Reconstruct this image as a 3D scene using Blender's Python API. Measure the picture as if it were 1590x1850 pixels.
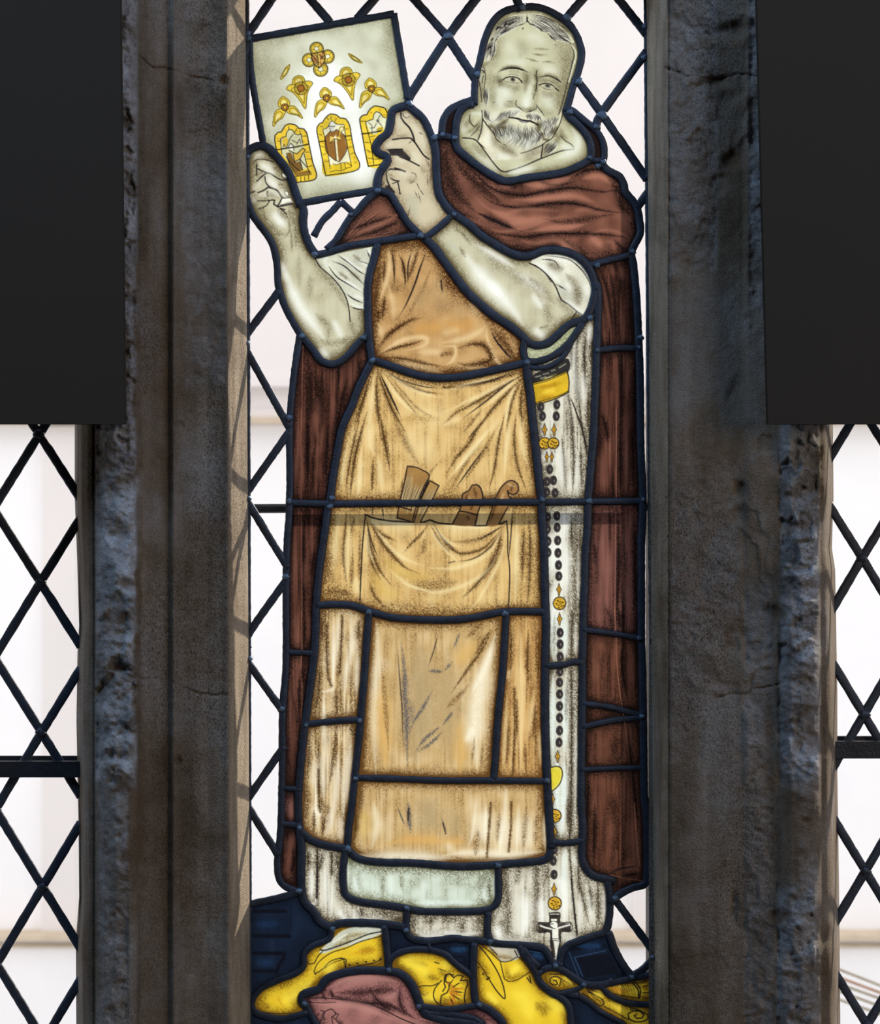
import bpy, math, random
import numpy as np
random.seed(7); rng = np.random.default_rng(11)
C = bpy.context.scene.collection
for o in list(bpy.data.objects): bpy.data.objects.remove(o)
SC = bpy.context.scene
# ---------------------------------------------------------------- camera
D0 = 3.5; ZC = 2.5
cam = bpy.data.cameras.new('camera'); co = bpy.data.objects.new('camera', cam); C.objects.link(co)
co.location = (0, -D0, ZC); co.rotation_euler = (math.pi/2, 0, 0)
cam.sensor_fit = 'HORIZONTAL'; cam.sensor_width = 36; cam.lens = 36*D0/1.59
cam.dof.use_dof = True; cam.dof.focus_distance = D0; cam.dof.aperture_fstop = 6.3
cam.clip_end = 200
SC.camera = co
# ---------------------------------------------------------------- overcast sky
W = bpy.data.worlds.new('overcast_sky'); SC.world = W; W.use_nodes = True
nt = W.node_tree; bg = nt.nodes['Background']
bg.inputs[0].default_value = (0.95, 0.955, 1.0, 1); bg.inputs[1].default_value = 1.8
# ---------------------------------------------------------------- sun, and unseen area lamps added inside the nave
def lamp(name, kind, loc, rot, energy, col, size=None, sy=None, angle=None):
    l = bpy.data.lights.new(name, kind); l.energy = energy; l.color = col
    if size: l.shape = 'RECTANGLE'; l.size = size; l.size_y = sy
    if angle is not None: l.angle = angle
    o = bpy.data.objects.new(name, l); C.objects.link(o); o.location = loc; o.rotation_euler = rot; return o
sun = lamp('sun', 'SUN', (4, 6, 8), (math.radians(-58), 0, math.radians(-20)), 7.5, (1, .87, .70), angle=math.radians(2.2))
from mathutils import Vector
def aim(o, p): o.rotation_euler = (Vector(p)-Vector(o.location)).to_track_quat('-Z', 'Y').to_euler()
sun.rotation_euler = Vector((-0.62, -0.62, -0.48)).to_track_quat('-Z', 'Y').to_euler()
k1 = lamp('cool_fill_left', 'AREA', (-2.0, -2.0, 5.2), (0, 0, 0), 68, (.50, .72, 1), 1.6, 1.0); aim(k1, (0, 0, 2.7))  # unseen lamp added for the bluish tone on stone and leads
k2 = lamp('warm_fill', 'AREA', (3.8, -5.0, 3.4), (0, 0, 0), 105, (1, .82, .64), 2.2, 2.2); aim(k2, (0, 0, 2.4))  # unseen lamp added to warm and brighten the stone
k3 = lamp('cool_fill_right', 'AREA', (2.3, -1.7, 5.2), (0, 0, 0), 56, (.50, .68, 1), 1.6, 1.0); aim(k3, (0, 0, 2.8))  # second unseen bluish lamp, added for the right side
SC.view_settings.view_transform = 'Standard'; SC.view_settings.look = 'None'
SC.view_settings.exposure = 0; SC.view_settings.gamma = 1; SC.view_settings.use_curve_mapping = False
# ---------------------------------------------------------------- helpers
def px(x, y, d=0.0):
    """picture position (mm in the glass plane) at distance d in front of the glass -> world"""
    s = (D0-d)/D0
    return ((x-795)/1000*s, -d, ZC+(925-y)/1000*s)
def lin(c):
    c = np.asarray(c, float)/255.
    return np.where(c <= .04045, c/12.92, ((c+.055)/1.055)**2.4)
def tag(o, label=None, cat=None, group=None, kind=None):
    if label: o['label'] = label
    if cat: o['category'] = cat
    if group: o['group'] = group
    if kind: o['kind'] = kind
    return o
def empty(name, loc, label=None, cat=None, group=None, kind=None, parent=None):
    o = bpy.data.objects.new(name, None); C.objects.link(o); o.location = loc; o.empty_display_size = .05
    if parent: o.parent = parent; o.matrix_parent_inverse.identity(); o.location = Vector(loc)-wloc(parent)
    return tag(o, label, cat, group, kind)
def wloc(o):
    v = Vector(o.location)
    while o.parent: o = o.parent; v += o.location
    return v
def mesh(name, V, F, mat, parent=None, smooth=False, col=None):
    """V (n,3) world coords, F (m,k) array of quads/tris or list"""
    me = bpy.data.meshes.new(name)
    V = np.asarray(V, np.float32); base = np.array(wloc(parent) if parent else (0, 0, 0), np.float32)
    if parent is None:
        base = np.array([(V[:, 0].min()+V[:, 0].max())/2, (V[:, 1].min()+V[:, 1].max())/2, V[:, 2].min()], np.float32)
    V = V-base
    if isinstance(F, np.ndarray):
        k = F.shape[1]; me.vertices.add(len(V)); me.vertices.foreach_set('co', V.ravel())
        me.loops.add(F.size); me.loops.foreach_set('vertex_index', F.ravel().astype(np.int32))
        me.polygons.add(len(F)); me.polygons.foreach_set('loop_start', np.arange(0, F.size, k, dtype=np.int32))
        me.polygons.foreach_set('loop_total', np.full(len(F), k, np.int32)); me.update(calc_edges=True)
    else:
        me.from_pydata([tuple(v) for v in V.tolist()], [], F); me.update()
    if smooth: me.polygons.foreach_set('use_smooth', np.ones(len(me.polygons), bool))
    if col is not None:
        a = me.color_attributes.new('glaze', 'FLOAT_COLOR', 'POINT'); a.data.foreach_set('color', col.astype(np.float32).ravel())
    me.materials.append(mat)
    o = bpy.data.objects.new(name, me); C.objects.link(o)
    if parent: o.parent = parent
    else: o.location = base.tolist()
    return o
def box(name, x0, x1, y0, y1, z0, z1, mat, parent=None):
    V = [(x, y, z) for x in (x0, x1) for y in (y0, y1) for z in (z0, z1)]
    return mesh(name, V, [(0, 1, 3, 2), (4, 6, 7, 5), (0, 4, 5, 1), (2, 3, 7, 6), (0, 2, 6, 4), (1, 5, 7, 3)], mat, parent)
# ---------------------------------------------------------------- materials
def newmat(name):
    m = bpy.data.materials.new(name); m.use_nodes = True; t = m.node_tree
    for n in list(t.nodes): t.nodes.remove(n)
    out = t.nodes.new('ShaderNodeOutputMaterial'); return m, t, out
def ramp(t, fac, stops):
    r = t.nodes.new('ShaderNodeValToRGB'); el = r.color_ramp.elements
    while len(el) < len(stops): el.new(.5)
    for e, (p, c) in zip(el, stops): e.position = p; e.color = (*c, 1) if len(c) == 3 else c
    t.links.new(fac, r.inputs[0]); return r.outputs[0]
def noise(t, scale, detail=4, rough=.55, sc=(1, 1, 1), loc=(0, 0, 0)):
    tc = t.nodes.new('ShaderNodeNewGeometry'); mp = t.nodes.new('ShaderNodeMapping')
    mp.inputs['Scale'].default_value = sc; mp.inputs['Location'].default_value = loc
    n = t.nodes.new('ShaderNodeTexNoise'); n.inputs['Scale'].default_value = scale
    n.inputs['Detail'].default_value = detail; n.inputs['Roughness'].default_value = rough
    t.links.new(tc.outputs['Position'], mp.inputs[0]); t.links.new(mp.outputs[0], n.inputs['Vector']); return n.outputs['Fac']
def mixc(t, f, a, b, mode='MIX'):
    m = t.nodes.new('ShaderNodeMix'); m.data_type = 'RGBA'; m.blend_type = mode
    for s, v in ((0, f), (6, a), (7, b)):
        if hasattr(v, 'links') or hasattr(v, 'is_linked'): t.links.new(v, m.inputs[s])
        elif s == 0: m.inputs[0].default_value = v
        else: m.inputs[s].default_value = (*v, 1)
    return m.outputs[2]
def plain(name, col, rough=.8, metal=0, spec=.3, var=.15, nscale=20, bump=0.0):
    m, t, out = newmat(name); p = t.nodes.new('ShaderNodeBsdfPrincipled')
    n = noise(t, nscale, 5)
    lo = tuple(c*(1-var) for c in col); hi = tuple(min(1, c*(1+var)) for c in col)
    t.links.new(ramp(t, n, [(.3, lo), (.7, hi)]), p.inputs['Base Color'])
    p.inputs['Roughness'].default_value = rough; p.inputs['Metallic'].default_value = metal
    p.inputs['Specular IOR Level'].default_value = spec
    if bump:
        b = t.nodes.new('ShaderNodeBump'); b.inputs['Strength'].default_value = bump; b.inputs['Distance'].default_value = .002
        t.links.new(noise(t, nscale*6, 4), b.inputs['Height']); t.links.new(b.outputs[0], p.inputs['Normal'])
    t.links.new(p.outputs[0], out.inputs[0]); return m
GAIN = np.array([.405, .45, .50])      # how much the paint transmits of the light behind it
def glassmat():
    m, t, out = newmat('painted_glass')
    a = t.nodes.new('ShaderNodeAttribute'); a.attribute_name = 'glaze'
    tr = t.nodes.new('ShaderNodeBsdfTranslucent'); t.links.new(a.outputs['Color'], tr.inputs[0])
    gl = t.nodes.new('ShaderNodeBsdfGlossy'); gl.inputs['Roughness'].default_value = .25; gl.inputs[0].default_value = (.6, .6, .6, 1)
    mx = t.nodes.new('ShaderNodeMixShader'); mx.inputs[0].default_value = .02
    t.links.new(tr.outputs[0], mx.inputs[1]); t.links.new(gl.outputs[0], mx.inputs[2]); t.links.new(mx.outputs[0], out.inputs[0]); return m
def clearmat():
    m, t, out = newmat('clear_glass')
    tr = t.nodes.new('ShaderNodeBsdfTransparent')
    t.links.new(ramp(t, noise(t, 5, 3), [(.3, (.93, .93, .92)), (.7, (.99, .98, .97))]), tr.inputs[0])
    gl = t.nodes.new('ShaderNodeBsdfGlossy'); gl.inputs['Roughness'].default_value = .03
    mx = t.nodes.new('ShaderNodeMixShader'); mx.inputs[0].default_value = .05
    t.links.new(tr.outputs[0], mx.inputs[1]); t.links.new(gl.outputs[0], mx.inputs[2]); t.links.new(mx.outputs[0], out.inputs[0]); return m
def stonemat():
    m, t, out = newmat('weathered_limestone'); p = t.nodes.new('ShaderNodeBsdfPrincipled')
    base = ramp(t, noise(t, 7, 6, .62, (1, 1, .7)), [(.36, (.13, .10, .072)), (.5, (.205, .17, .138)), (.64, (.25, .235, .225))])
    streak = ramp(t, noise(t, 22, 5, .6, (1, 1, .09)), [(.35, (.55, .52, .48)), (.62, (1.0, 1.0, 1.0))])
    c = mixc(t, .75, base, streak, 'MULTIPLY')
    a = t.nodes.new('ShaderNodeAttribute'); a.attribute_name = 'glaze'
    sx = t.nodes.new('ShaderNodeSeparateColor'); t.links.new(a.outputs['Color'], sx.inputs[0])
    # fresh broken stone: paler, and cooler to imitate bluish skylight on it
    c = mixc(t, sx.outputs[0], c, ramp(t, noise(t, 16, 6, .65), [(.35, (.13, .13, .135)), (.65, (.36, .38, .42))]))
    # reveals toned paler, with light falling on them put into the colour
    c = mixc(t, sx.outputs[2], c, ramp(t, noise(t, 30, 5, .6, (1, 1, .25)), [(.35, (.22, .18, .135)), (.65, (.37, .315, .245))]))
    # dark brown patches, also over hollows, chipped areas and joints
    c = mixc(t, sx.outputs[1], c, (.12, .085, .055))
    # lichen / soot specks
    sp = ramp(t, noise(t, 330, 4, .8, (1, 1, .6)), [(.38, (.35, .33, .31)), (.52, (1, 1, 1))])
    mk = ramp(t, noise(t, 6, 3, .5, (1, 1, .35), (3, 1, 2)), [(.42, (0, 0, 0)), (.6, (1, 1, 1))])
    c = mixc(t, mk, c, mixc(t, 1.0, c, sp, 'MULTIPLY'))
    g = ramp(t, noise(t, 420, 2, .6), [(.3, (.62, .62, .62)), (.7, (1.2, 1.2, 1.2))])
    c = mixc(t, .8, c, g, 'MULTIPLY')
    t.links.new(c, p.inputs['Base Color']); p.inputs['Roughness'].default_value = .92; p.inputs['Specular IOR Level'].default_value = .15
    b = t.nodes.new('ShaderNodeBump'); b.inputs['Strength'].default_value = .8; b.inputs['Distance'].default_value = .004
    t.links.new(noise(t, 260, 4, .65), b.inputs['Height']); t.links.new(b.outputs[0], p.inputs['Normal'])
    t.links.new(p.outputs[0], out.inputs[0]); return m
M_paint = glassmat(); M_clear = clearmat(); M_stone = stonemat()
M_lead = plain('lead_came', (.022, .033, .058), .5, .3, .5, .3, 60, .5)
M_solder = plain('solder', (.10, .16, .25), .33, .5, .7, .3, 90, .8)
M_iron = plain('dark_iron', (.020, .024, .034), .5, .3, .4, .3, 30, .6)
M_wall = plain('plastered_wall', (.22, .21, .2), .9, 0, .1, .15, 3)
M_floor = plain('stone_floor', (.18, .17, .16), .85, 0, .1, .2, 4)
M_filler = plain('black_filler', (.034, .030, .026), .95, 0, 0.0, .02, 3)
M_fac = plain('pale_render', (.80, .76, .745), .9, 0, .05, .01, 2)
M_fac2 = plain('white_render', (.93, .92, .93), .9, 0, .05, .01, 2)
M_ledge = plain('weathered_ledge', (.60, .50, .38), .9, 0, .05, .1, 6)
M_ground = plain('pale_paving', (.6, .6, .58), .9, 0, .05, .1, 3)
# ================================================================ setting: nave shell
X0, X1, YB, ZT = -5.0, 5.0, -8.0, 7.0
ZO1, ZO0 = ZC+(925+60)/1000, ZC+(925-1916)/1000          # top and bottom of the window openings
def S(o): return tag(o, kind='structure')
S(box('floor', X0, X1, YB, .25, -.1, 0, M_floor)); S(box('ceiling', X0, X1, YB, .25, ZT, ZT+.1, M_wall))
S(box('wall_west', X0-.1, X0, YB, .25, 0, ZT, M_wall)); S(box('wall_east', X1, X1+.1, YB, .25, 0, ZT, M_wall))
S(box('wall_back', X0, X1, YB-.1, YB, 0, ZT, M_wall))
wf = S(empty('wall_front', (0, 0, 0)))
xl0, xr1 = px(-250, 0)[0], px(1850, 0)[0]
box('lintel', X0, X1, -.12, .05, ZO1, ZT, M_wall, wf); box('sill', X0, X1, -.30, .05, 0, ZO0, M_wall, wf)
box('jamb', X0, xl0, -.12, .05, ZO0, ZO1, M_wall, wf); box('jamb', xr1, X1, -.12, .05, ZO0, ZO1, M_wall, wf)
# ---------------------------------------------------------------- the stone piers: real relief, blocks with joints
def fbm(h, w, cell, octs=5, seed=0, ay=1.0):
    r = np.random.default_rng(seed); out = np.zeros((h, w)); amp = 1; tot = 0
    for k in range(octs):
        gh, gw = int(h/(cell*ay))+3, int(w/cell)+3
        g = r.standard_normal((gh, gw)); yy = np.arange(h)/(cell*ay); xx = np.arange(w)/cell
        yi = yy.astype(int); xi = xx.astype(int); fy = yy-yi; fx = xx-xi
        fy = (fy*fy*(3-2*fy))[:, None]; fx = (fx*fx*(3-2*fx))[None]
        a = g[yi][:, xi]; b = g[yi][:, xi+1]; c = g[yi+1][:, xi]; d = g[yi+1][:, xi+1]
        out += amp*((a*(1-fx)+b*fx)*(1-fy)+(c*(1-fx)+d*fx)*fy); tot += amp; amp *= .55; cell = max(cell/2, 1.01)
    return out/tot
def inpoly(X, Y, P):
    r = np.zeros(X.shape, bool); n = len(P)
    for i in range(n):
        (x0, y0), (x1, y1) = P[i], P[(i+1) % n]
        if y0 == y1: continue
        c = ((Y >= min(y0, y1)) & (Y < max(y0, y1)))
        r ^= c & (X < (x1-x0)*(Y-y0)/(y1-y0)+x0)
    return r
def sm(a, b, v): t = np.clip((v-a)/(b-a), 0, 1); return t*t*(3-2*t)
def pier(name, side, prof, joints, fresh, brown_patch, hollow, labels):
    st = 2.6; ys = np.arange(-60, 1905+.1, st); us = []
    for (u0, _), (u1, _) in zip(prof, prof[1:]): us += list(np.linspace(u0, u1, max(2, int(abs(u1-u0)/st)+1))[:-1])
    us.append(prof[-1][0]); us = np.array(us); pu = np.array([p[0] for p in prof]); pd = np.array([p[1] for p in prof])
    U, Y = np.meshgrid(us, ys); D = np.interp(us, pu, pd)[None].repeat(len(ys), 0)
    h, w = U.shape; X = U+0
    n1 = fbm(h, w, 34, 6, 3+side, 1.6); n2 = fbm(h, w, 9, 4, 5+side); n3 = fbm(h, w, 60, 3, 9+side, 3); n4 = fbm(h, w, 3.2, 2, 15+side); nA = fbm(h, w, 46, 5, 21+side, 1.8); nB = fbm(h, w, 26, 4, 27+side, 1.3)
    n1 = n1/n1.std()*.5; n2 = n2/n2.std()*.5; n4 = n4/n4.std()*.5; nA = nA/nA.std(); nB = nB/nB.std()
    cen = lambda a, b: sm(a, a+8, U)*(1-sm(b-8, b, U))
    # outer silhouette wander
    if side == 0:
        X += np.interp(Y, [-60, 766, 900, 1000, 1130, 1180, 1300, 1500, 1620, 1700, 1905], [0, -3, -3, 1, 5, 2, 0, 4, 5, -1, 0])*(1-sm(140, 175, U))
        X += (Y/1850*8)*sm(380, 440, U)
    else:
        X += np.interp(Y, [-60, 766, 900, 990, 1030, 1250, 1400, 1600, 1905], [-3, 0, 1, -2, 4, 8, 8, 11, 14])*sm(1470, 1500, U)
        X += (Y/1850*15-2)*(1-sm(1172, 1215, U))
    FR = np.zeros_like(U)
    for a, b, y0, y1, s in fresh: FR = np.maximum(FR, cen(a, b)*sm(y0-20, y0+20, Y)*(1-sm(y1-20, y1+20, Y))*s)
    ST = np.zeros_like(U)
    for x, y, rx, ry, s in brown_patch: ST = np.maximum(ST, s*sm(.15, .8, np.exp(-((U-x+nB*rx*.4)/rx)**2-((Y-y+nA*ry*.25)/ry)**2)))
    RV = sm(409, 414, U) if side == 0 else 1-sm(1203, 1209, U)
    wx = U+nB*7; FRm = np.clip(FR*(1+.45*n1+.5*nA*(FR < .8)), 0, 1)
    inner = sm(pu[0], pu[0]+25, U)*(1-sm(pu[-1]-25, pu[-1], U))
    hack = sm(1330, 1350, U)*(1-sm(1480, 1490, U)) if side else sm(172, 180, U)*(1-sm(240, 252, U))
    D = D+FR*(n1*.011+n2*.0065+n4*.0016)+inner*(n1*.0016+n2*.0007+n4*.00045+n3*.0025)
    D -= inner*(.35+.65*hack)*(.0045 if side else .0022)*(sm(.35, .55, nA)+sm(1.1, 1.3, nA)); D -= FR*.010*(sm(.3, .55, nB)+sm(-1.2, -.9, -nB)*0)
    for x, y, rx, ry, s in hollow: D -= .55*s*sm(.1, .95, np.exp(-((U-x+nB*rx*.35)/rx/1.25)**2-((Y-y+nA*ry*.4)/ry/1.25)**2))*(1+.3*n2)
    for pts in joints:
        jy = np.interp(U, [p[0] for p in pts], [p[1] for p in pts])+n2*3+n1*3
        on = (U > pts[0][0]) & (U < pts[-1][0]); jm = sm(-.9, .4, nB); D -= on*jm*.005*np.exp(-((Y-jy)/1.8)**2); ST = np.maximum(ST, on*jm*.45*np.exp(-((Y-jy)/2.2)**2))
    s = (D0-D)/D0
    V = np.stack([(X-795)/1000*s, -D, ZC+(925-Y)/1000*s], -1)
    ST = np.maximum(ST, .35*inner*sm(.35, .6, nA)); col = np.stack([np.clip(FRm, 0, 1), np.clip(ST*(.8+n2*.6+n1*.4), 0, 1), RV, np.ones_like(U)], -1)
    root = S(empty(name, px((prof[0][0]+prof[-1][0])/2, 1905)))
    # split into stones along the real joints
    cuts = [-1e9]+[np.interp(us, [p[0] for p in pts], [p[1] for p in pts]) for pts in joints]+[1e9]
    Yc = Y[:-1, :-1]+st/2
    for k in range(len(cuts)-1):
        lo = cuts[k] if np.isscalar(cuts[k]) else cuts[k][:-1][None]; hi = cuts[k+1] if np.isscalar(cuts[k+1]) else cuts[k+1][:-1][None]
        msk = (Yc >= lo) & (Yc < hi)
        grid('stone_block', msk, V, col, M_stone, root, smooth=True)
    # solid core behind the relief
    xa, xb = (prof[0][0]+6-795)/1000, (prof[-1][0]-6-795)/1000
    box('stone_core', min(xa, xb), max(xa, xb), -.004, .05, ZO0, ZO1, M_stone, root)
    return root
def grid(name, msk, V, col, mat, parent, smooth=False):
    h, w = msk.shape; r, c = np.nonzero(msk)
    if not len(r): return None
    i = r*(w+1)+c; F = np.stack([i, i+(w+1), i+(w+2), i+1], -1)
    u, inv = np.unique(F.ravel(), return_inverse=True)
    return mesh(name, V.reshape(-1, 3)[u], inv.reshape(-1, 4), mat, parent, smooth, col.reshape(-1, 4)[u] if col is not None else None)
# left pier: profile of (picture x, how far it stands in front of the glass)
PL = [(138, -.02), (142, .005), (150, .10), (160, .125), (168, .132), (170, .128), (174, .16), (190, .19), (210, .200), (235, .195), (246, .185), (251, .158),
      (256, .152), (275, .138), (295, .128), (306, .124), (311, .135), (314, .139), (318, .134), (330, .124), (350, .112), (375, .106), (400, .112), (409, .118), (411, .104), (413, .10), (430, .045), (440, .018), (444, .005), (446, -.02)]
jl = [[(248, 100), (262, 112), (275, 121), (305, 123), (330, 133), (398, 144), (412, 146)], [(172, 1205), (235, 1212), (255, 1228), (315, 1236), (360, 1252), (412, 1258)]]
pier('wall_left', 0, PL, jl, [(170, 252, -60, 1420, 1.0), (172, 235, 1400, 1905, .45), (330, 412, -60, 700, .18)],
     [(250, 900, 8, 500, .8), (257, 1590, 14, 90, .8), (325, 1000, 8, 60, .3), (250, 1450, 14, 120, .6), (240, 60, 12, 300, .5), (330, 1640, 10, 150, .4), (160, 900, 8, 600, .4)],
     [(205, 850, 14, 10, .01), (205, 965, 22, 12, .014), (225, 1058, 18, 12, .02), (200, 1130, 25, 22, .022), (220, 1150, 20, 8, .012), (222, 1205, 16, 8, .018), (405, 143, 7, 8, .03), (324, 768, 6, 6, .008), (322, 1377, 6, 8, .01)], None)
PR = [(1166, -.02), (1170, .005), (1176, .02), (1190, .07), (1200, .098), (1206, .105), (1209, .101), (1213, .112), (1240, .118), (1300, .124), (1330, .128), (1342, .132), (1352, .140), (1370, .146), (1395, .152), (1408, .158), (1414, .170), (1430, .186), (1450, .192), (1470, .186), (1478, .175), (1482, .150), (1488, .142), (1492, .128), (1498, .06), (1502, .005), (1505, -.02)]
jr = [[(1200, 120), (1240, 135), (1300, 140), (1400, 136), (1475, 130)], [(1206, 1268), (1350, 1255), (1360, 1245), (1440, 1232), (1482, 1222)]]
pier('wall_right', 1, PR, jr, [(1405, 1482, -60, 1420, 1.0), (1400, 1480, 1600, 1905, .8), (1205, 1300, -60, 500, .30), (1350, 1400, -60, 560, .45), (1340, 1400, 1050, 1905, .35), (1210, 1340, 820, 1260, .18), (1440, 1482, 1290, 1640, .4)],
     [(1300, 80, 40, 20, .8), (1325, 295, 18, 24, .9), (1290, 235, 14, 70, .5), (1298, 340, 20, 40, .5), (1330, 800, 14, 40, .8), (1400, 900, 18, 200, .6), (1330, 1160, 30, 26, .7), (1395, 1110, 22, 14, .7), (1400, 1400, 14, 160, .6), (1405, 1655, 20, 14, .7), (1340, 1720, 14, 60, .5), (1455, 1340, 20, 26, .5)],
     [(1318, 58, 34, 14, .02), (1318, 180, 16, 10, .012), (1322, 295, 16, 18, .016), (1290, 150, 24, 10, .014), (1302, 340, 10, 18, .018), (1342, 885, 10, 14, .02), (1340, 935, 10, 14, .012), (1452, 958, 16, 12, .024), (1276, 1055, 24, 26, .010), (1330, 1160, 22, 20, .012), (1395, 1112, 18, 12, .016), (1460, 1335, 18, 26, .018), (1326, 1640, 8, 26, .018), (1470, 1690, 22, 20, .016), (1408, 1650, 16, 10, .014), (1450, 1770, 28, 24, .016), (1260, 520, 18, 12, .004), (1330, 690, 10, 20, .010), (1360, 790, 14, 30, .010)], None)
# ---------------------------------------------------------------- two made-up black panels hiding the upper side lights
def filler(name, pts, lab):
    d0, d1 = .225, .245; V = [px(x, y, d1) for x, y in pts]+[(*px(x, y, d1)[:1], -d0, px(x, y, d1)[2]) for x, y in pts]; n = len(pts)
    F = [tuple(range(n)), tuple(range(2*n-1, n-1, -1))]+[(i, (i+n), (i+1) % n+n, (i+1) % n) for i in range(n)]
    tag(mesh(name, V, F, M_filler), lab, 'filler')
filler('black_filler', [(-330, -75), (216, -75), (225, 766), (-330, 766)], 'flat black board covering the top of the lattice window left of the figure')
filler('black_filler', [(1366, -75), (1920, -75), (1920, 766), (1388, 766)], 'flat black board covering the top of the lattice window right of the figure')
# ---------------------------------------------------------------- outdoors: pale building opposite
K = (D0+9)/D0
fz = lambda y: ZC+(925-y)/1000*K
b = empty('building', (0, 9, -1.6), 'pale rendered building seen through the clear lattice panes', 'building')
box('wall', -14, 14, 9, 9.4, fz(770), 7.5, M_fac, b); box('wall', -14, 14, 9, 9.4, fz(1680), fz(770), M_fac2, b); box('plinth', -14, 14, 8.9, 9.4, -1.6, fz(1680), M_fac2, b)
box('cornice', -14, 14, 8.85, 9, fz(766), fz(755), M_ledge, b); box('cornice_fillet', -14, 14, 8.93, 9, fz(755), fz(742), M_fac, b); box('string_course', -14, 14, 8.9, 9, fz(700), fz(697), M_fac, b)
box('ledge', -14, 14, 8.8, 9, fz(1688), fz(1679), M_ledge, b); box('ledge_moulding', -14, 14, 8.86, 8.9, fz(1704), fz(1698), M_ledge, b)
for q in (78, 1140, 1640): box('pilaster', (q-795)/1000*K, (q-795)/1000*K+.22, 8.95, 9, fz(1679), fz(770), M_fac, b)
S(box('terrain', -30, 30, .6, 40, -1.75, -1.6, M_ground))
rl = empty('handrail', px(1560, 1905, -3), 'blurred thin slanting rails outside the lower right lattice window', 'railing')
def bar(name, p, q, r, mat, parent, n=8):
    p, q = Vector(p), Vector(q); d = (q-p).normalized(); u = d.orthogonal().normalized(); v = d.cross(u)
    V = [e+(u*math.cos(2*math.pi*i/n)+v*math.sin(2*math.pi*i/n))*r for e in (p, q) for i in range(n)]
    F = [(i, (i+1) % n, n+(i+1) % n, n+i) for i in range(n)]+[tuple(range(n))[::-1], tuple(range(n, 2*n))]
    return mesh(name, V, F, mat, parent)
M_rust = plain('faded_rail', (.5, .3, .2), .8); M_rail = plain('grey_rail', (.45, .4, .3), .8)
for (a, b_, mt) in (((1500, 1745), (1640, 1800), M_rail), ((1500, 1760), (1640, 1812), M_rust), ((1500, 1772), (1640, 1822), M_rail), ((1500, 1785), (1640, 1836), M_rail), ((1500, 1800), (1640, 1850), M_rail)):
    bar('rail', px(*a, -3), px(*b_, -3), .005, mt, rl)
bar('post', px(1640, 1745, -3), px(1640, 1905, -3), .006, M_rail, rl)
# ================================================================ leaded glass
FR = {'A': (430, 0, 4.297), 'B': (800, 0, 4.184), 'C': (430, 380, 4.297), 'D': (800, 380, 4.184), 'E': (430, 740, 4.297), 'F': (800, 740, 4.184),
      'G': (430, 1100, 4.297), 'H': (800, 1100, 4.184), 'I': (430, 1450, 4.077), 'J': (800, 1450, 4.077), 'P': (0, 0, 1),
      'a': (860, 20, 15.9), 'b': (950, 20, 15.9), 'c': (860, 110, 15.9), 'd': (950, 110, 15.9), 'e': (860, 190, 15.9), 'f': (950, 190, 15.9),
      'l': (440, 260, 9.9375), 'r': (670, 190, 9.9375), 'u': (480, 60, 11.357), 'v': (590, 60, 11.357), 'w': (480, 190, 11.357), 'x': (570, 190, 11.357),
      'k': (960, 1600, 12.33), 'o': (650, 830, 5.129), 'L': (0, 740, 3.304), 'M': (0, 1290, 3.304), 'N': (1140, 740, 3.304), 'O': (1140, 1290, 3.304)}
def P2(fr, s):
    x0, y0, k = FR[fr]
    return [(x0+float(a)/k, y0+float(b)/k) for a, b in (q.split(',') for q in s.split())]
def smooth(P, step=3.0, closed=False):
    P = np.array(P, float)
    if len(P) < 3:
        n = max(2, int(np.hypot(*(P[-1]-P[0]))/step)+1); t = np.linspace(0, 1, n)[:, None]; return P[0]*(1-t)+P[-1]*t
    if closed: Q = np.vstack([P[-1], P, P[0], P[1]])
    else: Q = np.vstack([2*P[0]-P[1], P, 2*P[-1]-P[-2]])
    out = []
    for i in range(1, len(Q)-2):
        p0, p1, p2, p3 = Q[i-1:i+3]; n = max(1, int(np.hypot(*(p2-p1))/step)); t = np.arange(n)[:, None]/n
        out.append(.5*((2*p1)+(p2-p0)*t+(2*p0-5*p1+4*p2-p3)*t*t+(3*p1-p0-3*p2+p3)*t**3))
    if not closed: out.append(Q[-2][None])
    return np.vstack(out)
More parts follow.
